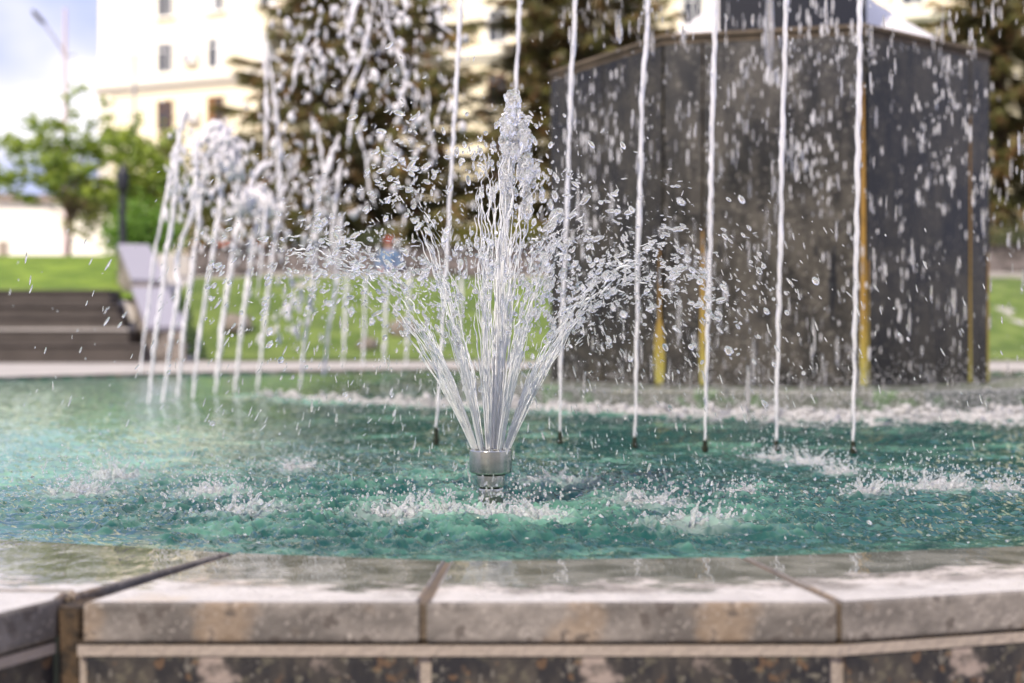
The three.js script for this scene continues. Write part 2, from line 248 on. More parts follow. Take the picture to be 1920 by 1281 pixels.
{
  const stone = (poly) => part('coping_stone', slab(poly, -0.062, 0, 0.007), [M.copingTop, M.copingSide], basin);
  const j = 0.0035;                                                     // half a joint
  stone([[-0.672 + 0.016, 1.797], [-0.137 - j - 0.002, 1.796], [-0.117 - j, 2.146], [-0.521, 2.226]]);
  stone([[-0.137 + j + 0.003, 1.795], [0.500 - j, 1.797], [0.427 - j, 2.184], [-0.117 + j, 2.146]]);
  stone([[0.500 + j + 0.003, 1.799], [0.83, 1.882], [1.16, 1.965], [1.02, 2.306], [0.427 + j, 2.184]]);
  stone([[1.168, 1.967], [1.78, 2.21], [1.55, 2.52], [1.028, 2.309]]);
  stone([[-0.712, 1.885], [-0.694, 1.86], [-0.535, 2.231], [-1.03, 2.378], [-1.31, 2.478], [-1.36, 2.02], [-1.36, 1.90]]);   // beyond the mitre
  stone([[-0.712, 1.877], [-1.36, 1.892], [-1.36, 1.35], [-0.93, 1.40], [-0.752, 1.725], [-0.706, 1.815]]);                    // corner block of the pier
  stone([[-1.318, 2.482], [-1.37, 2.03], [-2.1, 2.6], [-1.75, 2.70], [-1.5, 2.56]]);
  for (const g of [slab([[-0.66, 1.815], [-0.655, 1.80], [-0.50, 2.20], [-0.53, 2.225]], -0.06, -0.007, 0), slab([[-0.145, 1.80], [-0.13, 1.80], [-0.112, 2.14], [-0.122, 2.14]], -0.06, -0.006, 0), slab([[0.494, 1.803], [0.508, 1.803], [0.432, 2.18], [0.424, 2.18]], -0.06, -0.006, 0), slab([[-0.70, 1.86], [-0.70, 1.885], [-1.36, 1.90], [-1.36, 1.88]], -0.06, -0.01, 0)]) part('joint_filling', g.translate(0, 0.003, 0), M.trim, basin);
  // wall below: dirt line, mortar bed, dark panels with pale joints
  const front = [[-0.668, 1.801], [-0.137, 1.80], [0.500, 1.801], [0.83, 1.886], [1.16, 1.969], [1.78, 2.214]];
  const strip = (P, y0, y1, back, t = 0.06) => slab([...P.map(([x, d]) => [x, d + back]), ...P.slice().reverse().map(([x, d]) => [x, d + back + t])], y0, y1, 0);
  part('dirt_line', strip(front, -0.067, -0.062, 0.004), M.dirt, basin);
  part('mortar_bed', strip(front, -0.0835, -0.067, 0.0015), M.mortar, basin);
  part('mortar_backing', strip(front, -0.45, -0.0835, 0.012, 0.12), M.mortar, basin);
  const corner = [[-0.706, 1.819], [-0.754, 1.729], [-0.935, 1.405], [-1.36, 1.355]], cz = (P, b, t = 0.06) => [...P.map(([x, d]) => [x - b, d + b * 0.5]), ...P.slice().reverse().map(([x, d]) => [x - b - t, d + t])];
  part('dirt_line', slab(cz(corner, 0.004), -0.067, -0.062, 0), M.dirt, basin);
  part('mortar_bed', slab(cz(corner, 0.002), -0.0835, -0.067, 0), M.mortar, basin);
  part('wall_panel', slab(cz(corner, 0.006), -0.45, -0.084, 0.002), M.wallPanel, basin);
  const panel = (a, b) => part('wall_panel', slab([[a[0], a[1] + 0.004], [b[0], b[1] + 0.004], [b[0], b[1] + 0.03], [a[0], a[1] + 0.03]], -0.45, -0.085, 0.003), M.wallPanel, basin);
  panel([-0.655, 1.801], [-0.146, 1.80]); panel([-0.124, 1.80], [0.489, 1.801]); panel([0.513, 1.804], [0.83, 1.886]); panel([0.832, 1.8865], [1.15, 1.968]); panel([1.17, 1.973], [1.78, 2.214]);
  part('joint_filling', slab([[-0.703, 1.86], [-0.703, 1.82], [-0.672, 1.815], [-0.655, 1.83], [-0.655, 1.9]], -0.45, -0.012, 0.001), M.dirt, basin);
  // the rest of the rim, stone by stone
  const L = outline.far.getLength(), n = Math.round(L / 0.58);
  for (let i = 0; i < n; i++) {
    const p = [], q = [];
    for (const k of [0, 0.5, 1]) { const u = clamp((i + 0.006 + k * 0.988) / n), c = outline.far.getPointAt(u), t = outline.far.getTangentAt(u), nx = t.z, nz = -t.x; p.push([c.x, c.z]); q.push([c.x + nx * 0.38, c.z + nz * 0.38]); }
    const lift = 0.034 * smooth(5, 7.5, p[1][1]), g = slab([...p, ...q.reverse()], -0.062, lift - 0.001 * rnd(), 0.006); part('coping_stone', g, [M.copingFar, M.copingSide], basin);
    if (i % 2 === 0) { const e = []; for (const u of [clamp(i / n), clamp((i + 1) / n), clamp((i + 1.985) / n)]) { const c = outline.far.getPointAt(u), t = outline.far.getTangentAt(u); e.push([c.x + t.z * 0.37, c.z - t.x * 0.37, t.z, -t.x]); } part('wall_panel', slab([...e.map((a) => [a[0], a[1]]), ...e.reverse().map((a) => [a[0] - a[2] * 0.06, a[1] - a[3] * 0.06])], -0.45, -0.064, 0.002), M.wallPanel, basin); }
  }
  const P = outline.pts, pos = [], idx = [];
  P.forEach(([x, d], i) => { pos.push(x, -0.004 + 0.03 * smooth(5, 7.5, d), -d, x, -0.45, -d); const k = (i + 1) % P.length; idx.push(2 * i, 2 * i + 1, 2 * k, 2 * k, 2 * i + 1, 2 * k + 1); });
  const g = new THREE.BufferGeometry(); g.setAttribute('position', new THREE.Float32BufferAttribute(pos, 3)); g.setIndex(idx); g.computeVertexNormals(); g.setAttribute('uv', new THREE.Float32BufferAttribute(pos.filter((_, i) => i % 3 < 2), 2));
  part('inner_wall', g, M.innerWall, basin);
}

// ------------------------------------------------------------------ water
const NOZ = V(-0.0525, 0, -2.887);
const splashes = [   // pixel, distance, size, what it is beside
  [150, 925, 0.075], [215, 897, 0.07], [400, 925, 0.07], [455, 962, 0.08], [560, 880, 0.05], [745, 965, 0.075], [828, 962, 0.045], [918, 968, 0.055], [1045, 905, 0.075],
  [1010, 968, 0.055], [1215, 945, 0.07], [1300, 985, 0.075], [1445, 862, 0.06], [1515, 868, 0.07], [1568, 888, 0.05], [1735, 915, 0.06], [1778, 915, 0.075], [1628, 925, 0.045], [1880, 920, 0.04], [1388, 930, 0.035],
].map(([x, y, r]) => { const d = FPX * (EYE + 0.012) / (y - 640); return { x: (x - 960) / FPX * d, d, r }; });
const WL = -0.012;
const peaks = []; { const f = rng(321); for (let i = 0; i < 420; i++) { let x, d; if (f() < 0.75) { const s = splashes[Math.floor(f() * splashes.length)]; x = s.x + 0.16 * gauss(f); d = s.d + 0.14 * gauss(f); } else { d = 2.4 + 2.6 * f() * f(); x = R(-0.44, 0.46, f) * d; } peaks.push([x, d, R(0.003, 0.019, f) * (f() < 0.3 ? 1 : 0.5), R(0.00004, 0.0002, f)]); } }
const foamLine = [[-1.9, 8.7], [-1.3, 7.9], [-0.5, 7.2], [0.4, 6.65], [1.2, 6.2], [1.9, 6.05], [2.7, 6.2], [3.6, 6.8], [4.4, 8.0]];
function toFoam(x, d) { let m = 9; for (let i = 0; i < foamLine.length - 1; i++) { const [ax, ay] = foamLine[i], bx = foamLine[i + 1][0] - ax, by = foamLine[i + 1][1] - ay, t = clamp(((x - ax) * bx + (d - ay) * by) / (bx * bx + by * by)); m = Math.min(m, Math.hypot(x - ax - bx * t, d - ay - by * t)); } return m; }
function wave(x, d) {
  const calm = smooth(0.0, 0.35, toRim(x, d)), rn = Math.hypot(x - NOZ.x, d + NOZ.z), busy = 0.55 + 0.75 * Math.exp(-Math.pow((rn - 0.45) / 0.45, 2)) + 0.25 * smooth(-0.2, 0.5, fbm2(x * 1.3, d * 1.3, 2));
  const wx = x + 0.05 * n2(x * 2.3, d * 2.3 + 5), wd = d + 0.05 * n2(x * 2.1 + 9, d * 2.2);
  let h = 0.006 * n2(wx * 2.2, wd * 3.0) + 0.0065 * n2(wx * 5.5 + 3, wd * 7.5);
  const r1 = n2(wx * 10 + 20, wd * 14), r2 = n2(wx * 21, wd * 27 + 8);
  const r3 = n2(wx * 40 + 3, wd * 46); h *= 1.25; h += 0.004 * (0.5 - Math.abs(n2(wx * 6.5 + 40, wd * 13)));
  h += 0.0125 * (0.45 - Math.abs(r1)) + 0.0095 * (0.45 - Math.abs(r2)) + 0.0036 * (0.4 - Math.abs(r3)) + 0.0011 * n2(wx * 85, wd * 95) + 0.0005 * n2(wx * 170, wd * 180);
  h *= busy * mix(0.28, 1, calm) * mix(1, 0.4, smooth(3.6, 6.5, d) * smooth(-0.05, -0.22, x / d));
  if (d < 6.2) for (const q of peaks) { const dx = x - q[0], dd = d - q[1]; if (dx * dx + dd * dd < 0.004) h += q[2] * Math.exp(-(dx * dx + dd * dd) / q[3]); }
  for (const s of splashes) { const r = Math.hypot(x - s.x, d - s.d); if (r < 0.45) h += 0.006 * Math.sin(r * 120 - s.x * 40) * Math.exp(-r * 9) * smooth(0.015, 0.06, r); }
  const f = toFoam(x, d); if (f < 0.8) h += 0.03 * Math.exp(-f * f / 0.05) * (0.6 + fbm2(x * 9, d * 9, 3));
  return WL + h;
}
{
  const NR = 720, NC = 760, D0 = 1.98, D1 = 16.8, pos = new Float32Array(NR * NC * 3), col = new Float32Array(NR * NC * 3), keep = new Uint8Array(NR * NC);
  for (let i = 0; i < NR; i++) { const d = D0 * Math.pow(D1 / D0, i / (NR - 1)), w = 0.56 * d + 0.7, xc = 0.04 * d; for (let k = 0; k < NC; k++) {
    const x = xc + (k / (NC - 1) * 2 - 1) * w, o = i * NC + k; keep[o] = inside(x, d) || (d < 4 && toRim(x, d) < 0.03) ? 1 : 0;
    const h = wave(x, d); pos[o * 3] = x; pos[o * 3 + 1] = h; pos[o * 3 + 2] = -d;
    const rn = Math.hypot(x - NOZ.x, d + NOZ.z), air = clamp(0.5 * Math.exp(-rn * rn / 0.08) + 0.55 * smooth(0.1, 0.6, fbm2(x * 1.1 + 4, d * 1.4, 3)) + 0.6 * smooth(-0.2, -1.6, x + 0.12 * d) + 0.3 * smooth(0.006, 0.02, h - WL) + 0.25 * smooth(0.22, 0.0, toRim(x, d)));  // froth, plus leftward paleness painted in for mirrored sky
    let near = 0; if (d < 6) for (const s of splashes) { const q = ((x - s.x) ** 2 + (d - s.d) ** 2) / (s.r * s.r * 2.6); if (q < 4) near = Math.max(near, Math.exp(-q)); }
    const bub = smooth(0.15, 0.75, near + 0.5 * fbm2(x * 30, d * 34, 3)) * smooth(0.05, 0.3, near) * 0.28;
    const c = mixc(mixc(mixc([0.009, 0.052, 0.046], [0.125, 0.28, 0.20], clamp(air + 0.45 * fbm2(x * 7, d * 13, 4) * smooth(9, 3, d))), [0.23, 0.40, 0.29], 0.75 * smooth(-0.12, -0.36, x / d) * smooth(2.9, 4.2, d) * (0.6 + 0.6 * fbm2(x * 1.7, d * 2.6, 3))), [0.42, 0.47, 0.45], bub); col.set(c, o * 3);  // pale far-left tone: reflection of sky and building painted into the colour
  } }
  const idx = []; for (let i = 0; i < NR - 1; i++) for (let k = 0; k < NC - 1; k++) { const a = i * NC + k, b = a + 1, c = a + NC, e = c + 1; if (keep[a] + keep[b] + keep[c] + keep[e] > 0) idx.push(a, b, c, b, e, c); }
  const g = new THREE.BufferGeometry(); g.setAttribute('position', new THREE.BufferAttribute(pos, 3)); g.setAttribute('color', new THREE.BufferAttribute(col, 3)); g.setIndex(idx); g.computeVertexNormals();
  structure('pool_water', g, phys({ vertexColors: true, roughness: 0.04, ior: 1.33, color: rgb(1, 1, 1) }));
}

// ------------------------------------------------------------------ ground, lawns, stairs, wall behind the pool
const stairX = (d) => mix(-5.55, -7.7, (d - 19) / 5);                    // where the stair wall runs
function ground(x, d) {
  let h = mix(-0.45, -0.03, smooth(3.5, 9, Math.hypot(x - 1.5, d) * 0.55 + d * 0.3));
  if (inside(x, d)) return -0.46;
  h += 0.10 * smooth(15, 18.6, d);
  const bank = mix(0.0, 1.72, smooth(18.9, 26.2, d)) + 0.10 * fbm2(x * 0.4, d * 0.4, 3) * smooth(19, 22, d), plateau = d > 28.3 ? 0.72 + 0.02 * (d - 28) * (d < 60 ? 1 : 60 / d) : 0;
  const right = h + bank + plateau, left = h + smooth(20.45, 21.0, d) * 1.17 + smooth(20.6, 30.5, d) * 1.33 + 0.01 * Math.max(0, d - 30);
  return mix(left, right, smooth(-0.2, 0.2, x - stairX(clamp(d, 19, 24)) + (d > 24 ? (d - 24) * 0.35 : 0)));
}
function terrain(name, x0, x1, d0, d1, nx, nd, mat, lift, test, fn = ground) {
  const pos = [], uv = [], idx = [], ok = [];
  for (let i = 0; i <= nd; i++) for (let k = 0; k <= nx; k++) { const x = mix(x0, x1, k / nx), d = d0 * Math.pow(d1 / d0, i / nd); pos.push(x, fn(x, d) + lift, -d); uv.push(x, d); ok.push(!test || test(x, d)); }
  for (let i = 0; i < nd; i++) for (let k = 0; k < nx; k++) { const a = i * (nx + 1) + k, b = a + 1, c = a + nx + 1, e = c + 1; if (ok[a] && ok[b] && ok[c] && ok[e]) idx.push(a, b, c, b, e, c); }
  const g = new THREE.BufferGeometry(); g.setAttribute('position', new THREE.Float32BufferAttribute(pos, 3)); g.setAttribute('uv', new THREE.Float32BufferAttribute(uv, 2)); g.setIndex(idx); g.computeVertexNormals();
  return structure(name, g, mat);
}
terrain('ground', -160, 160, 0.3, 320, 320, 220, M.plaza, -0.012);
structure('ground_001', new THREE.PlaneGeometry(320, 140).rotateX(-Math.PI / 2).translate(0, -0.462, 69.7), M.plaza);
ADDED_GROVE();
terrain('lawn', -6.8, 40, 19.2, 26.3, 160, 60, M.lawnDull, 0.02, (x, d) => x > stairX(clamp(d, 19, 24)) + 0.35);
terrain('lawn_001', -40, -6.2, 20.9, 31.5, 120, 60, M.lawn, 0.03, (x, d) => x < stairX(clamp(d, 19, 24)) - 0.2 - Math.max(0, d - 24) * 0.3);
terrain('lawn_002', -7, 60, 29.2, 60, 120, 60, M.lawn, 0.02, (x, d) => x > -7 + (d - 29) * -0.1);
{
  const st = thing('stone_stairs', 'wide grey stone stairs climbing to the sunny lawn behind the pool', 'stairs');
  const e = [[18.62, 0.365], [18.98, 0.615], [19.75, 0.83], [20.05, 1.03], [20.40, 1.30]];
  e.forEach(([d, y], i) => {
    const d1 = i < 4 ? e[i + 1][0] + 0.05 : 21.0, xr = [-5.85, -6.2, -6.55, -6.75, -7.0][i], xl = -17;
    part('step', slab([[xl, d], [xr, d], [xr, d1], [xl, d1]], i ? e[i - 1][1] - 0.03 : -0.1, y - 0.05, 0.004), M.step, st);
    part('tread', slab([[xl, d - 0.03], [xr, d - 0.03], [xr, d1], [xl, d1]], y - 0.047, y, 0.012), i === 1 ? M.plaza : M.step, st);
  });
  const wall = thing('stair_wall', 'rough stone side wall of the stairs with two pale lilac sloping capstones', 'wall', [-7.75, 0, -24], 0);
  wall.rotation.y = Math.atan2(-5, 2.15) ;                                // local x runs down towards the pool
  const prof = new THREE.Shape([[0, -0.3], [0, 2.24], [0.25, 2.24], [2.95, 1.42], [2.95, 1.30], [5.45, 0.56], [5.45, -0.3]].map(([a, b]) => new THREE.Vector2(a, b)));
  wall.rotation.y = -Math.atan2(5, 2.15);
  part('stone_body', new THREE.ExtrudeGeometry(prof, { depth: 0.56, bevelEnabled: true, bevelSize: 0.02, bevelThickness: 0.02, bevelSegments: 2 }).translate(0, 0, -0.28), M.rubble, wall);
  const cap = (x0, y0, x1, y1) => { const l = Math.hypot(x1 - x0, y1 - y0), c = part('capstone', rbox(l, 0.09, 0.62, 0.015), M.cap, wall, [(x0 + x1) / 2, (y0 + y1) / 2 + 0.05, 0]); c.rotation.z = Math.atan2(y1 - y0, x1 - x0); };
  cap(0.05, 2.30, 2.95, 1.44); cap(3.0, 1.30, 5.5, 0.56);
  const rw = thing('retaining_wall', 'low grey rough stone wall behind the sunlit lawn', 'wall');
  const pts = []; for (let i = 0; i <= 40; i++) pts.push(mix(-7.6, 34, i / 40));
  part('stone_body', slab([[-7.7, 28.0], [34, 28.0], [34, 28.5], [-7.7, 28.5]], 1.2, 2.62, 0.03), M.rubbleDark, rw);
  for (let i = 0; i < 20; i++) part('capstone', rbox(2.04, 0.07, 0.6, 0.015), M.step, rw, [-6.7 + i * 2.07, 2.655, -28.25]);
  const kb = thing('path_kerb', 'pale stone kerb along the top of the lawn bank', 'kerb'); for (let i = 0; i < 22; i++) part('kerb_stone', rbox(1.72, 0.16, 0.35, 0.02), M.plaza, kb, [-6.6 + i * 1.75, ground(-6.6 + i * 1.75, 26.6) + 0.03, -26.6]);
}

// ------------------------------------------------------------------ granite pedestal in the middle of the pool
const PC = V(1.88, 0, -8.853), PHI = Math.atan2(-0.2, 0.98);              // face normals start here, measured from +z
{
  const ped = thing('fountain_pedestal', 'tall eight-sided dark granite pedestal standing in the fountain pool', 'pedestal', [PC.x, 0, PC.z], PHI);
  const apo = 1.508, side = 2 * apo * Math.tan(Math.PI / 8), y0 = 0.12, y1 = 2.33;
  const oct = (a, h, b = 0.01) => { const r = a / Math.cos(Math.PI / 8), P = []; for (let i = 0; i < 8; i++) { const w = (i + 0.5) / 8 * 6.28318; P.push([Math.sin(w) * r, Math.cos(w) * r]); } return P; };
  part('plinth', slab(oct(apo + 0.62), -0.46, y0, 0.02), M.plinth, ped);
  part('core', slab(oct(apo - 0.032), y0, y1, 0.001), M.seam, ped);
  part('top_slab', slab(oct(apo + 0.012), y1 + 0.004, y1 + 0.034, 0.006), M.trim, ped);
  part('top_trim', slab(oct(apo - 0.005), y1 - 0.03, y1, 0.004), M.trim, ped);
  const cuts = { 0: [0.2], 7: [0.5], 1: [0.83] };
  for (let f = 0; f < 8; f++) {
    const a = f / 8 * 6.28318, c = [0, ...(cuts[f] ?? [0.5]), 1];
    for (let k = 0; k < c.length - 1; k++) {
      const x0 = (c[k] - 0.5) * side + (k ? 0.005 : 0.010), x1 = (c[k + 1] - 0.5) * side - (k === c.length - 2 ? 0.010 : 0.005);
      const w = x1 - x0, h = y1 - 0.034 - y0, g = rbox(w, h, 0.03, 0.003, 1); const p = g.attributes.position, uv = g.attributes.uv; for (let i = 0; i < p.count; i++) uv.setXY(i, p.getX(i) + f * 1.7 + k * 0.6, p.getY(i) + f * 0.37);
      g.translate((x0 + x1) / 2, y0 + h / 2, apo - 0.015); g.rotateY(a);
      part('granite_panel', g, f === 0 ? M.graniteFrontLit : M.granite, ped);
    }
  }
  // ochre runs that the water left on the stone
  const stain = (f, u, pts, w) => { const s = new THREE.Shape(), n = pts.length; pts.forEach(([y, r], i) => s[i ? 'lineTo' : 'moveTo'](-r * w, y)); for (let i = n - 1; i >= 0; i--) s.lineTo(pts[i][1] * w * 0.9, pts[i][0]);
    const g = new THREE.ExtrudeGeometry(s, { depth: 0.003, bevelEnabled: false }), p = g.attributes.position, c = []; for (let i = 0; i < p.count; i++) { const t = smooth(0.1, 0.75, p.getY(i)), q = mixc([0.27, 0.25, 0.05], [0.26, 0.135, 0.02], t); c.push(...q); }
    g.setAttribute('color', new THREE.Float32BufferAttribute(c, 3)); g.translate((u - 0.5) * side, 0, apo + 0.001); g.rotateY(f / 8 * 6.28318); part('mineral_stain', g, M.stain, ped); };
  M.stain = std({ vertexColors: true, roughness: 0.75 });
  stain(7, 0.975, [[0.13, 0.7], [0.25, 1], [0.4, 0.9], [0.5, 0.55], [0.56, 0.2], [0.75, 0.14], [1.0, 0.06]], 0.055);
  stain(0, 0.2, [[0.13, 0.9], [0.3, 1], [0.5, 0.8], [0.75, 0.6], [1.1, 0.25]], 0.021);
  stain(0, 0.985, [[0.13, 1.25], [0.35, 1.3], [0.6, 1], [1.1, 0.9], [1.6, 0.6], [2.0, 0.2]], 0.016);
  stain(1, 0.012, [[0.13, 0.9], [0.4, 0.8], [0.9, 0.5]], 0.012);
  stain(1, 0.83, [[0.13, 1.6], [0.25, 1.1], [0.5, 0.8], [1.4, 0.35], [1.9, 0.1]], 0.011);
  stain(1, 0.985, [[0.13, 1], [0.4, 1], [0.8, 0.6], [1.0, 0.2]], 0.009);
  // flared white foot and black block above
  const prof = [[1.25, 0], [1.22, 0.08], [1.05, 0.2], [0.90, 0.30], [0.79, 0.39], [0.66, 0.48], [0.56, 0.585], [0.50, 0.8], [0.48, 1.2], [0.0, 1.2]].map(([r, y]) => new THREE.Vector2(r, y));
  part('flared_foot', new THREE.LatheGeometry(prof, 48).scale(1, 1, 0.78).translate(0.2, y1 + 0.047, 0), M.marble, ped);
  part('black_block', rbox(0.95, 1.15, 1.1, 0.01).translate(0.19, y1 + 0.049 + 0.575, 0.55), M.blackGranite, ped);
}
// ------------------------------------------------------------------ steel nozzle and its spray
const capTop = 0.1375;
{
  const nz = thing('spray_nozzle', 'stainless steel spray nozzle rising from the turquoise water', 'nozzle', [NOZ.x, 0, NOZ.z]);
  const lathe = (P, n = 48) => new THREE.LatheGeometry(P.map(([r, y]) => new THREE.Vector2(r, y)), n);
  part('nozzle_cap', lathe([[0, 0.076], [0.044, 0.076], [0.049, 0.0775], [0.0525, 0.082], [0.0525, 0.132], [0.051, 0.1345], [0.0475, 0.1355], [0.0465, 0.132], [0, 0.131]]), M.steel, nz);
  part('neck', lathe([[0, 0.044], [0.0335, 0.044], [0.0345, 0.046], [0.0345, 0.0715], [0.033, 0.0735], [0, 0.0735]]), M.steel, nz);
  part('seal_ring', lathe([[0, 0.072], [0.0365, 0.072], [0.0365, 0.077], [0, 0.077]]), M.steelDark, nz);
  part('hex_nut', lathe([[0, 0.018], [0.031, 0.018], [0.0335, 0.021], [0.0335, 0.038], [0.031, 0.0425], [0, 0.0425]], 6), M.steel, nz);
  part('riser_pipe', lathe([[0, -0.4], [0.031, -0.4], [0.031, 0.02], [0, 0.02]], 32), M.steelDark, nz);
  for (let k = 0; k < 12; k++) { const a = k / 12 * 6.28318; part('outlet', new THREE.CylinderGeometry(0.0065, 0.0075, 0.007, 10), M.steel, nz, [Math.cos(a) * 0.042, 0.1345, Math.sin(a) * 0.042]); }
}
{
  const sp = thing('water_spray', 'clear fan-shaped water spray bursting out of the steel nozzle', 'water spray', [0, 0, 0]);
  const f = rng(101), G = 9.81, mats = DROPS.map(() => []), motes = [];
  const O = V(NOZ.x, capTop, NOZ.z), vel = V(), up = V(0, 1, 0);
  const drop = (p, v, r, el) => { const k = Math.floor(f() * 4); _q.setFromUnitVectors(up, v.clone().normalize()); const q = _q.clone().multiply(euler(0, f() * 6.28, 0)); mats[k].push(trs(p, q, V(r * R(0.75, 1.15, f), r * el, r * R(0.75, 1.15, f)))); };
  const jet = (az, tilt, h, r0, thick, seed, brk = 0.62, end = 1.65, n = 100) => {
    const v = Math.sqrt(2 * G * h), tp = v / G, ax = Math.cos(az), azz = Math.sin(az), vh = v * tilt, o = V(O.x + ax * r0, O.y, O.z + azz * r0);
    const pos = (t) => V(o.x + ax * vh * t, o.y + v * t - G * t * t / 2, o.z + azz * vh * t), vv = (t) => V(ax * vh, v - G * t, azz * vh);
    const strands = [];
    for (let s = 0; s < 15; s++) {                                      // strands of the unbroken part, fanning out
      const t1s = brk * tp * R(0.4, 1.1, f), pts = [], ph = f() * 6.28, wide = R(0.15, 1.15, f), lag = R(0.9, 1.02, f), th = thick * R(0.12, 0.36, f);
      for (let i = 0; i <= 52; i++) { const t = i / 52 * t1s, p = pos(t), w = (0.0052 + 0.040 * Math.pow(t / tp, 1.15)) * wide, k = t / tp; p.x += w * Math.cos(ph + 2.5 * k) + 0.017 * k * n3(t * 26, s * 2.2, seed); p.z += w * Math.sin(ph + 2.5 * k); p.y = O.y + (p.y - O.y) * mix(1, lag, k) + 0.007 * k * n3(t * 34, s + 9, seed); pts.push(p); }
      strands.push(tubeGeo(pts, (t, w, p) => (th * (1 + 0.3 * t) * (0.75 + 1.1 * Math.abs(n3(p.x * 120 + w * 0.5, p.y * 40, seed + s))) + 0.0004) * (t > 0.8 ? Math.sqrt((1 - t) / 0.2 + 0.01) : 1), 7));
    }
    for (let s = 0; s < 16; s++) {                                      // torn ligaments
      const ta = tp * R(brk * 0.5, 1.05, f), tb = ta + tp * R(0.03, 0.12, f), pts = [], j = 0.024 * (ta / tp), dx = j * gauss(f), dy = j * gauss(f), dz = j * gauss(f), lw = R(0.22, 0.8, f);
      for (let i = 0; i <= 18; i++) { const t = mix(ta, tb, i / 18), p = pos(t); p.x += dx + 0.006 * n3(t * 40, s, seed + 3); p.y += dy + 0.004 * n3(t * 50, s, seed + 5); p.z += dz; pts.push(p); }
      strands.push(tubeGeo(pts, (t, w, p) => thick * lw * Math.sqrt(Math.sin(Math.PI * clamp(t, 0.004, 0.996))) * (0.75 + 0.9 * Math.abs(n3(p.x * 120, p.y * 60 + w * 0.3, seed + s))), 8));
    }
    const js = part('jet_stream', joinPlain(strands), M.stream, sp);
    for (let i = 0; i < n; i++) {
      const t = tp * R(brk * 0.75, end, f), k = t / tp, c = pos(t), j = (0.006 + 0.046 * Math.pow(k, 1.6)) * (tilt < 0.1 ? 0.42 : tilt < 0.3 ? 0.75 : 1.1); c.x += j * gauss(f); c.y += 0.8 * j * gauss(f); c.z += j * gauss(f);
      if (c.y < 0) continue;
      const m = 1 + Math.floor(f() * f() * 3.2);
      for (let q = 0; q < m; q++) { const p = c.clone(); if (q) { p.x += 0.009 * gauss(f); p.y += 0.009 * gauss(f); p.z += 0.009 * gauss(f); } const big = f() < 0.3; drop(p, vv(t), big ? R(0.003, 0.0066, f) : R(0.0009, 0.0031, f), R(1, big ? 2.0 : 4.2, f)); }
    }
    for (let i = 0; i < n * 1.3; i++) { const t = tp * R(0.5, 1.75, f), c = pos(t), j = 0.03 + 0.08 * t / tp; c.x += j * gauss(f); c.y += j * gauss(f); c.z += j * gauss(f); if (c.y < 0) continue; _q.setFromUnitVectors(up, vv(t).normalize()); const r = R(0.0007, 0.0016, f); motes.push(trs(c, _q.clone(), V(r, r * R(1, 6, f), r))); }
  };
  const D2 = Math.PI / 180;
  [[178, 0.42, 0.50, 60], [205, 0.38, 0.45, 55], [150, 0.40, 0.47, 60], [238, 0.32, 0.42, 70], [120, 0.34, 0.44, 70], [0, 0.40, 0.47, 105], [-28, 0.38, 0.42, 80], [30, 0.42, 0.44, 90], [-62, 0.33, 0.41, 70], [62, 0.33, 0.43, 70]].forEach(([a, t, h, n], i) => jet(a * D2, t, h, 0.043, 0.0025, i * 7.3, 0.46, 1.65, n * 1.35));
  [[172, 0.17, 0.64], [100, 0.16, 0.50], [10, 0.13, 0.51], [-80, 0.16, 0.48], [30, 0.2, 0.56]].forEach(([a, t, h], i) => jet(a * D2, t, h, 0.026, 0.0026, 90 + i * 5.1, 0.58, 1.35, 62));
  jet(5 * D2, 0.045, 0.80, 0.006, 0.0040, 200, 0.88, 1.2, 50); jet(185 * D2, 0.012, 0.74, 0.008, 0.0030, 210, 0.84, 1.2, 40); jet(0, 0.07, 0.68, 0.014, 0.0030, 220, 0.8, 1.35, 55);
  for (const [px, py, sx, sy, n, vx] of [[735, 250, 45, 70, 90, -1], [790, 340, 38, 60, 90, -0.6], [640, 470, 60, 34, 85, -2], [710, 520, 50, 60, 45, -1.5], [1035, 430, 28, 55, 70, 0.6], [1085, 330, 45, 60, 45, 0.8], [1240, 500, 55, 35, 90, 2], [1340, 590, 40, 45, 45, 1.6], [880, 450, 50, 90, 90, -0.2], [560, 500, 60, 60, 40, -2], [960, 430, 35, 90, 90, 0.1], [1120, 560, 60, 50, 80, 1.2]])
    for (let i = 0; i < n; i++) { const p = at(px + sx * gauss(f), py + sy * gauss(f), 2.887 + 0.14 * gauss(f)); drop(p, V(vx + 0.3 * gauss(f), 1.2 * gauss(f), 0.2), f() < 0.2 ? R(0.0035, 0.0072, f) : R(0.0009, 0.0032, f), R(1, 2.8, f)); }
  // the glassy head of the middle column
  const balls = [], add = (px, py, r, e = 1.2, z = 0) => { const p = at(px, py, 2.887); balls.push([p.x, p.y, p.z + z, r, e]); };
  for (let i = 0; i < 80; i++) { const t = Math.pow(f(), 0.9), y = 170 + t * 170, half = mix(8, 26, smooth(0, 0.45, t)), x = 964 + mix(-2, 4, t) + R(-1, 1, f) * half; add(x, y, R(0.004, 0.011, f), R(1, 2.2, f), R(-1, 1, f) * half * 0.0011); }
  for (let i = 0; i < 26; i++) { add(988 + 5 * gauss(f), R(300, 410, f), R(0.004, 0.008, f), 2.4, 0.01 * gauss(f)); add(950 + 5 * gauss(f), R(320, 400, f), R(0.003, 0.007, f), 2, 0.01 * gauss(f)); }
  add(935, 232, 0.006); add(928, 236, 0.004); add(1000, 262, 0.006);
  const c = at(965, 290, 2.887);
  part('plume_head', metaMesh(balls, 0.0022, 0.006, 75, c, 0.19, 150), M.water, sp);
  for (let k = 0; k < 4; k++) stuff('water_drops', DROPS[k], M.water, mats[k], sp);
  stuff('fine_drops', MOTE, M.water, motes, sp);
}
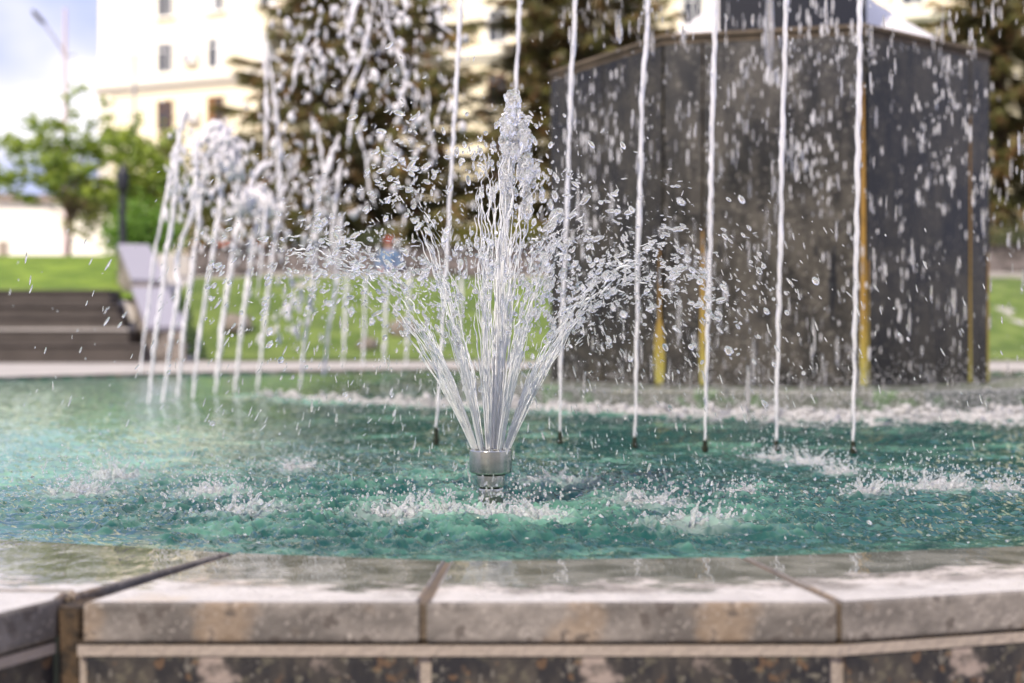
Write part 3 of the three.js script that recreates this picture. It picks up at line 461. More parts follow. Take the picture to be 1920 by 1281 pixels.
// scattered drops falling back into the pool around the spray
{
  const f = rng(303), mats = [], q0 = new THREE.Quaternion();
  for (let i = 0; i < 1500; i++) { const px = f() < 0.75 ? 920 + 330 * gauss(f) : R(0, 1920, f), d = R(2.5, 4.2, f), py = R(430, 900, f), p = at(px, py, d); if (p.y < 0.0) continue; const r = R(0.0007, 0.0022, f); const lean = 0.35 * clamp((px - 920) / 500, -1, 1); mats.push(trs(p, euler(0, 0, lean + 0.2 * gauss(f)), V(r, r * R(1.5, 8, f), r))); }
  for (const [x0, x1, d] of [[820, 862, 4.7], [936, 972, 4.66], [1050, 1080, 4.66], [1191, 1213, 4.57], [1323, 1342, 4.42], [1456, 1475, 4.38], [1601, 1613, 4.29]]) for (let i = 0; i < 46; i++) { const u = f(), r = R(0.001, 0.0042, f) * (0.5 + 0.5 * u); mats.push(trs(at(mix(x0, x1, u) + 11 * gauss(f), mix(815, -20, u), d + 0.02 * gauss(f)), euler(0, 0, 0.1 * gauss(f)), V(r, r * R(1.2, 4, f), r))); }
  stuff('falling_drops', MOTE, M.water, mats);
}

// ------------------------------------------------------------------ splashes where drops fall back
{
  const where = ['foamy splash beside the pale far-left water near the rim', 'leaping splash with a thin upward spike behind the foamy one', 'wide low splash on dark water between rim and steel nozzle, farther out', 'pale tumbling splash close to the front rim, nearest of the group by the nozzle', 'tiny broken splash on the water behind the pale tumbling one', 'white splash on the water just before the steel nozzle, on its shaded side', 'slim upright splash like a finger next to the nozzle', 'small clear splash directly in front of the nozzle foot', 'wide white splash on the water just behind and beside the nozzle cap', 'forked little splash in front of the nozzle, opening outwards', 'bubbly splash on the water below the second thin jet', 'tall bubbly splash near the front rim below the thick jets', 'spread splash at the foot of the thin jet nearest the pedestal middle', 'beaded crown splash between the two thin jet nozzles', 'low curled splash beside the beaded crown', 'ragged low splash on the dark green water', 'two-horned splash standing on the dark green water', 'short splash with a bright drop under the jet at the amber seam', 'smallest splash at the outer edge of the dark green water', 'thin drop-topped splash alone on the dark water'];
  splashes.forEach((s, k) => {
    const f = rng(500 + k), balls = [], t = thing('water_splash', where[k], 'splash', [0, 0, 0], 0, 'splashes on the pool water'), y0 = WL, drops = [];
    const n = 34; for (let i = 0; i < n; i++) { const a = i / n * 6.28 + 0.3 * f(), r = s.r * R(0.25, 0.8, f); balls.push([s.x + Math.cos(a) * r * 1.25, y0 + R(-0.002, 0.008, f), -s.d + Math.sin(a) * r, R(0.002, 0.0055, f), 1]); }
    const m = 7 + Math.floor(f() * 7), lean = 0.5 * gauss(f); for (let i = 0; i < m; i++) { const a = f() * 6.28, r = s.r * R(0.1, 0.95, f), h = s.r * (f() < 0.25 ? R(0.6, 1.0, f) : R(0.12, 0.5, f)), lx = lean + Math.cos(a) * 0.6 + 0.5 * gauss(f); for (let q = 0; q <= 14; q++) { const u = q / 14; balls.push([s.x + Math.cos(a) * r + lx * h * u * u, y0 + h * u, -s.d + Math.sin(a) * r, mix(0.0048, 0.0014, u) * (0.7 + 0.7 * f()), 1.1]); } }
    for (let i = 0; i < 14; i++) balls.push([s.x + s.r * 0.5 * gauss(f), y0 + s.r * 0.12 * Math.abs(gauss(f)), -s.d + s.r * 0.35 * gauss(f), R(0.003, 0.008, f), 1]);
    part('splash_sheet', metaMesh(balls, 0.0016, 0.0035, 90, V(s.x, y0 + s.r * 0.4, -s.d), s.r * 1.35, 64), M.splash, t);
    const mats = []; for (let i = 0; i < 150; i++) { const h = s.r * Math.abs(gauss(f)) * 0.7, r = R(0.0006, 0.003, f); mats.push(trs(V(s.x + s.r * 1.1 * gauss(f), y0 + 0.004 + h, -s.d + s.r * 0.6 * gauss(f)), euler(0, f() * 6, 0), V(r, r * R(0.9, 1.8, f), r))); }
    stuff('splash_drops', DROPS[1], M.water, mats, t);
  });
  // beads and bubbles all over the busy water
  const f = rng(640), mats = []; for (let i = 0; i < 2000; i++) { let x, d; if (f() < 0.7) { const s = splashes[Math.floor(f() * splashes.length)]; x = s.x + 0.22 * gauss(f); d = s.d + 0.16 * gauss(f); } else { d = 2.35 + 3 * f() * f(); x = R(-0.45, 0.47, f) * d; } if (!inside(x, d) || toRim(x, d) < 0.09) continue; const r = R(0.0008, 0.0032, f); mats.push(trs(V(x, wave(x, d) + r * R(-0.3, 0.5, f), -d), euler(0, f() * 6, 0), V(r * R(1, 2.2, f), r * 0.8, r))); }
  stuff('water_beads', DROPS[0], M.water, mats);
  const m3 = []; for (let i = 0; i < 700; i++) { const s = splashes[Math.floor(f() * splashes.length)], x = s.x + 0.15 * gauss(f), d = s.d + 0.10 * gauss(f); if (toRim(x, d) < 0.08) continue; const r = R(0.0008, 0.004, f), y = wave(x, d) + 0.016 * Math.abs(gauss(f)) * (f() < 0.15 ? 2.6 : 1); m3.push(trs(V(x, y, -d), euler(1.5 * gauss(f), f() * 6, 1.5 * gauss(f)), V(r, r * R(1, 2.6, f), r))); }
  stuff('splash_spatter', DROPS[3], M.splash, m3);
}

// ------------------------------------------------------------------ thin jets
function jetPath(pts, d0, d1, n = 110, wob = 0.004) {                      // pixel points from the foot upward, at distances d0..d1
  const c = new THREE.CatmullRomCurve3(pts.map(([x, y], i) => at(x, y, mix(d0, d1, i / (pts.length - 1)))), false, 'centripetal'); return c.getSpacedPoints(n);
}
function waterJet(label, pts, d0, d1, r0, mat, seed, strands = 3, twist = 17, nozzle = true, group = 'thin water jets rising from the pool') {
  const r = r0 * (mat === M.jet ? 0.8 : 0.9), base = jetPath(pts, d0, d1), list = [], H = base[base.length - 1].y - base[0].y;
  for (let s = 0; s < strands; s++) { const P = base.map((p, i) => { const u = i / (base.length - 1), w = s / strands * 6.28 + (p.y * twist) + 2 * n2(p.y * 2.1, seed), off = r * 0.62 * (0.4 + 0.6 * smooth(0, 0.3, u)); return V(p.x + off * Math.cos(w) + 0.35 * r * n2(p.y * 9, seed + 4), p.y, p.z + off * Math.sin(w)); });
    list.push(tubeGeo(P, (t, w, p) => r * (0.62 + 0.3 * t) * (1 + 0.35 * n2(p.y * 3.1, seed * 2.7)) * (0.85 + 0.34 * n3(p.y * 13, w * 0.35, seed + s * 3.3)) * (t > 0.97 ? Math.sqrt((1 - t) / 0.03 + 0.02) : 1), 8)); }
  const w = shade(new THREE.Mesh(joinPlain(list), mat)); w.name = numbered('water_jet'); scene.add(w); tag(w, label, 'water jet', group);
  if (nozzle) { const b = base[0], g = thing('jet_nozzle', 'dark pipe under the ' + label.replace('directly ', '').replace(' in front of', ' at').replace(', at the first dark spruce', ''), 'jet pipe', [b.x, -0.06, b.z], 0, 'dark jet pipes in the pool'); part('pipe', new THREE.CylinderGeometry(0.0085, 0.0095, 0.06 + b.y, 14).translate(0, (0.06 + b.y) / 2, 0), M.pipe, g); part('collar', new THREE.CylinderGeometry(0.0125, 0.0125, 0.014, 14).translate(0, 0.05 + b.y * 0.3, 0), M.pipe, g); part('tip', new THREE.CylinderGeometry(0.0065, 0.0085, 0.012, 14).translate(0, 0.058 + b.y, 0), M.steelDark, g); }
}
waterJet('thin jet behind the spray, in front of the first dark spruce', [[818, 802], [828, 640], [838, 480], [846, 330], [855, 180], [862, 40], [868, -60]], 4.66, 4.75, 0.0085, M.jet, 1);
waterJet('thin jet directly behind the middle of the spray', [[934, 815], [940, 640], [948, 470], [958, 300], [966, 180], [972, 70], [974, -60]], 4.62, 4.75, 0.0075, M.jet, 2);
waterJet('thin jet standing at the shaded edge of the granite pedestal', [[1050, 810], [1052, 640], [1060, 480], [1066, 300], [1072, 140], [1080, -10], [1084, -70]], 4.64, 4.7, 0.0085, M.jet, 3);
waterJet('wavy jet in front of the pedestal corner with the orange teardrop stain', [[1190, 820], [1194, 640], [1196, 470], [1202, 300], [1204, 180], [1213, 60], [1216, -70]], 4.55, 4.6, 0.009, M.jet, 4);
waterJet('straight jet covering the narrow front granite panel', [[1322, 826], [1326, 640], [1331, 470], [1334, 300], [1338, 140], [1342, -10], [1344, -70]], 4.4, 4.45, 0.0095, M.jet, 5);
waterJet('jet crossing the middle of the wide front granite panel', [[1455, 826], [1459, 640], [1463, 480], [1466, 300], [1470, 140], [1475, -10], [1477, -70]], 4.36, 4.4, 0.009, M.jet, 6);
waterJet('jet beside the amber corner seam of the granite pedestal', [[1600, 828], [1603, 640], [1606, 480], [1608, 300], [1611, 140], [1613, -10], [1614, -70]], 4.28, 4.3, 0.009, M.jet, 7);
const G2 = 'leaning water jets at the far side of the pool';
[['outermost faint leaning jet beside the stairs', [[263, 700], [270, 630], [277, 576], [292, 462], [309, 380], [330, 270]], 7.5, 0.009, 0],
  ['second leaning jet from the stairs, rising up to the cream facade', [[279, 757], [294, 609], [302, 563], [310, 478], [318, 440], [327, 380], [336, 256], [352, 190]], 7.4, 0.013, 1],
  ['wiggling leaning jet before the lilac capstones, third from the stairs', [[305, 755], [324, 609], [335, 537], [330, 505], [345, 436], [361, 395], [371, 250]], 7.45, 0.014, 1],
  ['leaning jet that ends in a curl below the orange awnings, fourth from the stairs', [[333, 745], [345, 609], [353, 560], [363, 478], [370, 440], [378, 350], [390, 300]], 8.3, 0.014, 0],
  ['thick leaning jet feeding the big white foam fan', [[361, 747], [374, 629], [384, 563], [400, 465], [407, 420], [414, 380], [408, 310], [404, 250]], 8.2, 0.015, 0],
  ['thick leaning jet just inside the big white foam fan', [[404, 737], [419, 593], [433, 504], [440, 450], [452, 400], [478, 330], [500, 300]], 8.9, 0.019, 0],
  ['leaning jet below the ragged white water clot', [[440, 735], [456, 593], [466, 518], [474, 460], [483, 413], [498, 360]], 9.2, 0.017, 0],
  ['leaning jet at the inner end of the orange awnings', [[483, 727], [499, 577], [509, 495], [516, 440], [525, 380], [520, 260]], 10.2, 0.017, 0],
  ['pale leaning jet before the middle lawn, nearest the white foam', [[563, 728], [571, 642], [587, 544], [592, 470], [594, 413], [600, 330]], 9.7, 0.015, 0],
  ['fading leaning jet before the middle lawn, farthest out', [[607, 705], [617, 610], [627, 560], [632, 480], [640, 400]], 10.9, 0.016, 0],
].forEach(([l, p, d, r, n], i) => waterJet(l, p, d, d + 0.2, r, M.whiteWater, 20 + i, 3, 14, false, G2));
[['short dim jet at the far side, first before the sunny lawn', 643], ['short dim jet at the far side, second before the sunny lawn', 680], ['short dim jet at the far side, third before the sunny lawn', 719], ['short dim jet at the far side, fourth before the sunny lawn', 761], ['short dim jet at the far side, seen through the spray fan', 860]].forEach(([l, x], i) => waterJet(l, [[x, 688], [x + 3, 620], [x + 5, 560], [x + 6, 505 + 12 * (i % 3)]], 12.3, 12.3, 0.017, M.whiteWater, 40 + i, 2, 8, false, 'short jets at the far side of the pool'));

// ------------------------------------------------------------------ white water falling from above
{
  const fw = thing('falling_water', 'white strands and clots of water falling before the dark spruce', 'falling water'), f = rng(808);
  const S = [
    [[495, 84], [499, 150], [500, 220], [496, 300]], [[502, 95], [512, 160], [518, 215], [526, 275], [545, 322]], [[647, 10], [652, 60], [660, 108], [676, 125]], [[705, -20], [692, 49], [677, 108], [655, 157], [644, 195]],
    [[720, -10], [730, 60], [751, 108], [762, 151], [751, 184], [748, 232]], [[581, 56], [566, 98], [553, 138], [550, 168]], [[594, 230], [604, 295], [615, 362]], [[686, 213], [674, 252], [686, 295], [691, 344], [704, 390]],
    [[801, 161], [804, 197], [801, 230], [814, 272], [815, 312]], [[823, -20], [826, 43], [850, 64]], [[637, 252], [621, 295], [604, 361]], [[668, -10], [660, 30], [648, 66]], [[690, 120], [676, 160], [660, 220], [652, 280]],
    [[500, 350], [495, 430], [488, 500], [482, 560]], [[640, 300], [632, 360], [625, 420], [622, 470]],
  ];
  S.forEach((p, i) => {
    const d = R(8, 9.4, f), c = new THREE.CatmullRomCurve3(p.map(([x, y]) => at(x, y, d))).getSpacedPoints(40), r = R(0.012, 0.02, f);
    part('water_strand', tubeGeo(c, (t, w, q) => r * Math.sqrt(Math.sin(Math.PI * clamp(t, 0.01, 0.99))) * (0.85 + 0.8 * n3(q.x * 6, q.y * 11 + w * 0.2, i)), 8), M.whiteWater, fw);
  });
  const fan = [[395, 250, 14], [404, 243, 14], [414, 250, 15], [420, 268, 15], [426, 288, 14], [433, 306, 13], [441, 320, 12], [450, 328, 8], [436, 280, 9], [410, 275, 10], [415, 300, 9], [428, 322, 9], [398, 270, 9], [390, 290, 6], [385, 310, 5]].map(([x, y, r]) => { const p = at(x, y, 8.2); return [p.x, p.y, p.z + 0.02 * gauss(f), r / FPX * 8.2, 1.2]; });
  part('foam_fan', metaMesh(fan, 0.008, 0.03, 22, at(418, 285, 8.2), 0.28, 80), M.whiteWater, fw);
  const clot = [[452, 385, 11], [463, 373, 12], [475, 368, 11], [486, 374, 10], [498, 382, 11], [508, 392, 11], [440, 398, 7], [490, 352, 8], [470, 390, 8]].map(([x, y, r]) => { const p = at(x, y, 9); return [p.x, p.y, p.z + 0.02 * gauss(f), r / FPX * 9, 1.1]; });
  part('foam_clot', metaMesh(clot, 0.008, 0.04, 20, at(475, 378, 9), 0.28, 70), M.whiteWater, fw);
  const mats = LUMPS.map(() => []);
  for (let i = 0; i < 520; i++) { let px, py; if (f() < 0.72) { px = 690 + 95 * gauss(f); py = Math.abs(gauss(f)) * 210 - 20; } else { px = R(500, 900, f); py = R(0, 480, f); } if (px < 500 + py * 0.05 || px > 905) continue; const d = R(7.4, 9.6, f), big = f() < 0.25, r = (big ? R(0.011, 0.024, f) : R(0.004, 0.011, f)); mats[i % 3].push(trs(at(px, py, d), euler(0, f() * 6, 0.5 * gauss(f)), V(r, r * R(0.9, big ? 2.2 : 4.5, f), r))); }
  for (const [x, y, w, h, n, d] of [[425, 290, 34, 45, 150, 8.2], [478, 382, 44, 26, 130, 9], [335, 330, 26, 90, 60, 7.5], [380, 340, 25, 90, 70, 8.2], [450, 430, 60, 60, 110, 9], [520, 330, 40, 130, 110, 9.4], [600, 400, 60, 120, 150, 9.5], [540, 580, 40, 50, 60, 9]]) for (let i = 0; i < n; i++) { const r = R(0.004, 0.015, f), q = gauss(f); mats[i % 3].push(trs(at(x + w * 0.6 * q, y + h * 0.6 * gauss(f), d + 0.3 * gauss(f)), euler(0, f() * 6, 0.4 * gauss(f)), V(r, r * R(0.9, 3.5, f), r))); }
  mats.forEach((m, k) => stuff('water_clots', LUMPS[k], M.whiteWater, m, fw));
}
{ // curtain of drops before the pedestal
  const f = rng(909), mats = LUMPS.map(() => []);
  for (let i = 0; i < 2600; i++) { const px = R(985, 1935, f), py = R(-20, 745, f), d = R(4.0, 7.0, f); if (px < 1030 && f() < 0.5) continue; const dens = 0.32 + 0.7 * n2(px / 60, py / 130) + 0.5 * n2(px / 170 + 4, py / 260); if (f() > dens + 0.15) continue; const r = 0.0022 * Math.exp(0.5 * gauss(f)) * (f() < 0.06 ? 2.2 : 1); mats[i % 3].push(trs(at(px, py, d), euler(0, f() * 6, 0.04 * gauss(f)), V(r, r * R(2.5, 12, f), r))); }
  const m4 = []; for (const [x, y, w, h, n] of [[1520, 290, 45, 60, 70], [1120, 240, 50, 50, 40], [1440, 130, 60, 40, 40], [1780, 200, 60, 70, 60], [1800, 330, 50, 50, 40], [1340, 240, 50, 60, 30], [1560, 60, 80, 40, 60], [1650, 560, 80, 80, 40], [1100, 400, 40, 80, 30]]) for (let i = 0; i < n; i++) { const r = R(0.002, 0.0055, f); m4.push(trs(at(x + w * 0.7 * gauss(f), y + h * gauss(f), R(5.4, 6.6, f)), euler(0, f() * 6, 0), V(r, r * R(2, 8, f), r))); }
  const c = thing('drop_curtain', 'veil of falling drops in front of the granite pedestal', 'falling drops'); mats.forEach((m, k) => stuff('veil_drops', LUMPS[k], M.veil, m, c)); stuff('bright_drops', LUMPS[1], M.jet, m4, c);
}
{ // white water boiling where it lands
  const f = rng(910), mats = LUMPS.map(() => []), L = foamLine, curve = new THREE.CatmullRomCurve3(L.map(([x, d]) => V(x, 0, -d)));
  for (let i = 0; i < 30000; i++) { const u = f(), p = curve.getPoint(u), w = 0.20 + 0.12 * fbm2(u * 30, 3, 2), s = gauss(f) * w, h = 0.095 * Math.exp(-s * s / 0.03) * (0.25 + 1.3 * Math.abs(fbm2(u * 60, 8, 3))) * f(); const thin = (u < 0.3 ? mix(0.12, 0.8, u / 0.3) : 1) * (0.75 + 0.7 * fbm2(u * 40, 2, 2)); if (f() > thin) continue; const r = R(0.003, 0.013, f) * (f() < 0.1 ? 1.6 : 1) * (0.35 + 0.65 * Math.exp(-s * s / 0.04)); mats[i % 3].push(trs(V(p.x + 0.35 * s, WL + h, p.z + s), euler(f() * 6, f() * 6, 0), V(r, r * R(0.8, 1.3, f), r))); }
  mats.forEach((m, k) => stuff('foam', LUMPS[k], M.foam, m));
  const m2 = []; for (let i = 0; i < 9000; i++) { const u = R(0.2, 1, f), p = curve.getPoint(u), h = 0.02 + 0.12 * Math.abs(gauss(f)), r = R(0.0008, 0.0032, f); m2.push(trs(V(p.x + 0.2 * gauss(f), h, p.z + 0.25 * gauss(f)), euler(0, 0, 0), V(r, r * R(1, 2, f), r))); }
  stuff('foam_spatter', MOTE, M.foam, m2);
}

// ------------------------------------------------------------------ plants
const SPRIG = (() => { const pos = [], idx = []; const f = rng(44); for (let i = 0; i < 9; i++) { const z = i / 9, s = i % 2 ? 1 : -1, b = pos.length / 3, w = 0.10, l = 0.42 * (1 - z * 0.6); pos.push(0, 0, z - 0.05, 0, 0, z + w, s * l, -0.16 * f() - 0.04, z + 0.28 + 0.1 * f()); idx.push(b, b + 1, b + 2); } const b = pos.length / 3; pos.push(-0.05, 0, 0, 0.05, 0, 0, 0, -0.12, 1.15); idx.push(b, b + 1, b + 2); const g = new THREE.BufferGeometry(); g.setAttribute('position', new THREE.Float32BufferAttribute(pos, 3)); g.setIndex(idx); g.computeVertexNormals(); return g; })();
function spruce(label, x, d, y0, h, rad, seed) {
  const t = thing('spruce_tree', label, 'tree', [x, y0, -d], 0, 'dark spruces behind the lawn'), f = rng(seed), limbs = [], mats = [], cols = [];
  part('trunk', new THREE.CylinderGeometry(0.05, 0.24, h, 10).translate(0, h / 2, 0), M.bark, t);
  for (let y = 0.5; y < h * 0.97; y += R(0.17, 0.26, f)) {
    const k = 1 - y / h, len = rad * Math.pow(k, 0.75) * R(0.75, 1.1, f), n = 7 + Math.floor(f() * 3), a0 = f() * 6.28;
    for (let i = 0; i < n; i++) {
      const a = a0 + i / n * 6.28 + 0.3 * gauss(f), l = len * R(0.7, 1.12, f), P = [], tint = f();
      for (let s = 0; s <= 8; s++) { const u = s / 8, r = l * u; P.push(V(Math.cos(a) * r, y - 0.34 * l * u + 0.22 * l * u * u * u + 0.02 * gauss(f), Math.sin(a) * r)); }
      limbs.push(tubeGeo(P, (q) => 0.035 * (1 - q) * k + 0.006, 4));
      const m = Math.ceil(l * 20); for (let s = 0; s < m; s++) { const u = 0.12 + 0.88 * Math.sqrt((s + f()) / m), q = Math.min(7, Math.floor(u * 8)), p = P[q].clone().lerp(P[q + 1], u * 8 - q), sc = R(0.35, 0.62, f) * (1.1 - 0.4 * u);
        mats.push(trs(p, new THREE.Quaternion().setFromEuler(new THREE.Euler(R(0.1, 0.9, f), -a + Math.PI / 2 + R(-0.9, 0.9, f), R(-0.4, 0.4, f), 'YXZ')), V(sc, sc, sc)));
        const br = f() < 0.30, g = 0.6 + 0.9 * tint * f(); cols.push(br ? rgb(0.30 * g, 0.155 * g, 0.055 * g) : rgb(0.165 * g, 0.165 * g, 0.034 * g)); }
    }
  }
  part('branches', joinPlain(limbs), M.bark, t); stuff('crown', SPRIG, M.needle, mats, t, cols);
}
spruce('broad dark spruce behind the falling white water', -4.3, 34, 2.5, 21, 4.7, 61);
spruce('dark spruce between the spray and the granite pedestal', 2.3, 37, 2.6, 19, 4.6, 62);
spruce('dark spruce beyond the far edge of the granite pedestal', 15.4, 37, 2.6, 17, 4.0, 63);
function ADDED_GROVE() {                                                     // unseen trees added behind the camera to darken reflections in wet stone and steel
  const f = rng(55), mats = [], cols = []; for (let i = 0; i < 15000; i++) { const k = Math.floor(f() * 17), cx = (k - 8) * 4.6 + 1.5 * n2(k, 3), cz = 24 + 4 * n2(k, 7), h = 8 + 2.5 * n2(k, 11), v = V(gauss(f), gauss(f), gauss(f)).normalize().multiplyScalar(Math.pow(f(), 0.4)); const s = R(0.5, 1.0, f); mats.push(trs(V(cx + v.x * 3.3, h * 0.5 + v.y * h * 0.46, cz + v.z * 3), euler(R(-1.2, 1.2, f), f() * 6.28, R(-0.8, 0.8, f)), V(s, s, s))); const g = R(0.6, 1.3, f); cols.push(rgb(0.05 * g, 0.075 * g, 0.02 * g)); }
  stuff('added_grove', LEAF, M.leaf, mats, null, cols);
}
function leafy(name, label, cat, x, d, y0, clumps, leaf, base, tip, seed, trunk, group) {   // clumps: [x, y, z, rx, ry, rz, n]
  const t = thing(name, label, cat, [x, y0, -d], 0, group), f = rng(seed), mats = [], cols = [], limbs = [];
  for (const [cx, cy, cz, rx, ry, rz, n] of clumps) {
    if (trunk && f() < 0.3) { const P = []; for (let s = 0; s <= 6; s++) { const u = s / 6; P.push(V(cx * u * u, trunk + (cy - trunk) * u, cz * u * u)); } limbs.push(tubeGeo(P, (q) => 0.014 * (1 - q) + 0.004, 5)); }
    for (let i = 0; i < n; i++) { const v = V(gauss(f), gauss(f), gauss(f)).normalize().multiplyScalar(Math.pow(f(), 0.42)), dip = 0.75 + 0.4 * n3(v.x * 2 + cx, v.y * 2 + cy, v.z * 2 + seed); const p = V(cx + v.x * rx * dip, cy + v.y * ry * dip, cz + v.z * rz * dip), s = leaf * R(0.6, 1.3, f); mats.push(trs(p, euler(R(-1.2, 1.2, f), f() * 6.28, R(-0.8, 0.8, f)), V(s, s, s))); const q = mixc(base, tip, clamp(0.5 + 0.35 * v.y + 0.3 * gauss(f))); cols.push(rgb(...q)); }
  }
  if (trunk) { limbs.push(tubeGeo([0, 1, 2, 3].map((s) => V(0.03 * s, trunk * 1.05 * s / 3, 0)), (q) => 0.055 - 0.02 * q, 8)); part('trunk', joinPlain(limbs), M.bark, t); } else part('stems', joinPlain(clumps.slice(0, 6).map(([cx, cy, cz]) => tubeGeo([V(cx * 0.3, 0, cz * 0.3), V(cx * 0.7, cy * 0.5, cz * 0.7), V(cx, cy, cz)], (q) => 0.03 * (1 - q) + 0.006, 5))), M.bark, t);
  stuff('crown', LEAF, M.leaf, mats, t, cols); return t;
}
{
  const f = rng(77), cl = []; for (let i = 0; i < 84; i++) { const u = f(), y = mix(1.2, 3.3, Math.pow(u, 1.3)), k = 1 - 0.45 * smooth(1.8, 3.4, y), a = f() * 6.28, r = (0.4 + 2.25 * Math.sqrt(f())) * k; cl.push([0.55 + Math.cos(a) * r, y + 0.25 * r, Math.sin(a) * r * 0.8, R(0.28, 0.6, f), R(0.16, 0.36, f), R(0.28, 0.6, f), 62]); }
  for (const [x0, y0, x1, y1] of [[0.1, 3.2, 0.2, 4.75], [0.5, 3.0, 1.0, 4.35], [-0.4, 2.6, -1.1, 3.9], [-0.8, 2.2, -1.9, 3.2], [1.2, 2.8, 1.9, 3.9], [1.8, 2.2, 2.9, 3.4], [-1.0, 1.6, -2.1, 2.4], [2.0, 1.6, 3.0, 2.4]]) for (let q = 0; q < 5; q++) cl.push([mix(x0, x1, q / 4), mix(y0, y1, q / 4), 0.3 * gauss(f), 0.22, 0.22, 0.22, 26]);
  leafy('young_tree', 'young loose-crowned tree with fresh green leaves on the sunny lawn', 'tree', -12.1, 32, 2.6, cl, 0.17, [0.10, 0.19, 0.012], [0.36, 0.44, 0.03], 71, 0.9);
  leafy('round_bush', 'rounded bright green bush above the lilac capstones', 'bush', -9.3, 29.5, 2.2, [[0, 0.9, 0, 0.95, 1.15, 0.9, 3200], [0.6, 0.8, 0.1, 0.7, 0.9, 0.7, 1200], [-0.5, 0.7, 0.1, 0.6, 0.85, 0.6, 1000]], 0.11, [0.07, 0.19, 0.008], [0.19, 0.36, 0.02], 72, 0);
  leafy('olive_shrub', 'tall olive brown shrub before the cream building', 'shrub', -8.6, 35, 2.6, [[0, 2.9, 0, 0.95, 1.3, 0.8, 2200], [0.7, 3.2, 0, 0.7, 1.1, 0.6, 1300], [-0.8, 2.4, 0, 0.8, 0.9, 0.6, 1200], [1.2, 2.5, 0, 0.8, 1.0, 0.6, 1200]], 0.18, [0.06, 0.065, 0.02], [0.20, 0.18, 0.055], 73, 0);
  leafy('green_shrub', 'loose yellow green shrub behind the black lamp post', 'shrub', -11.4, 38, 2.6, [[0, 2.6, 0, 1.4, 2.0, 0.9, 1500], [1.3, 2.0, 0, 1.0, 1.7, 0.8, 1200], [-1.2, 2.0, 0, 0.8, 1.6, 0.8, 900], [0.4, 4.0, 0, 0.6, 1.0, 0.5, 350], [2.6, 1.9, 0, 1.0, 1.3, 0.8, 1300], [-2.4, 2.2, 0, 0.9, 1.3, 0.8, 900]], 0.19, [0.11, 0.16, 0.02], [0.34, 0.36, 0.05], 75, 0);
  leafy('low_shrub', 'low yellow green shrub on top of the stone wall behind the spray', 'shrub', -0.7, 30, 2.55, [[0, 0.5, 0, 0.8, 0.5, 0.5, 800], [0.9, 0.6, 0, 0.7, 0.6, 0.5, 800], [-0.8, 0.35, 0, 0.5, 0.4, 0.4, 400]], 0.1, [0.10, 0.11, 0.01], [0.30, 0.28, 0.03], 74, 0);
  leafy('low_shrub', 'low dark green shrub under the broad spruce on the stone wall', 'shrub', -3.6, 30, 2.55, [[0, 0.4, 0, 1.3, 0.45, 0.5, 900], [-1.3, 0.35, 0, 0.9, 0.4, 0.4, 600]], 0.1, [0.03, 0.05, 0.012], [0.10, 0.12, 0.03], 76, 0);
  leafy('low_shrub', 'low shrub with grey green leaves beyond the pedestal edge', 'shrub', 13.1, 30, 2.55, [[0, 0.5, 0, 1.2, 0.5, 0.5, 900], [1.4, 0.6, 0, 0.9, 0.6, 0.5, 700]], 0.1, [0.06, 0.08, 0.03], [0.16, 0.17, 0.08], 78, 0);
}
{ // stones lying in the lawn
  [[442, 612, 21.5, 0.22, 'grey boulder in the lawn beside the leaning jets'], [757, 622, 21.2, 0.20, 'flat grey boulder in the lawn behind the spray'], [690, 640, 20.4, 0.14, 'small grey boulder at the foot of the lawn']].forEach(([x, y, d, r, l], i) => { const X = (x - 960) / FPX * d, m = shade(new THREE.Mesh(blob(60 + i, 0.5, 3).scale(r * 1.3, r, r), M.rubble)); m.name = numbered('boulder'); m.position.set(X, ground(X, d) + r * 0.5, -d); scene.add(m); tag(m, l, 'boulder'); });
}

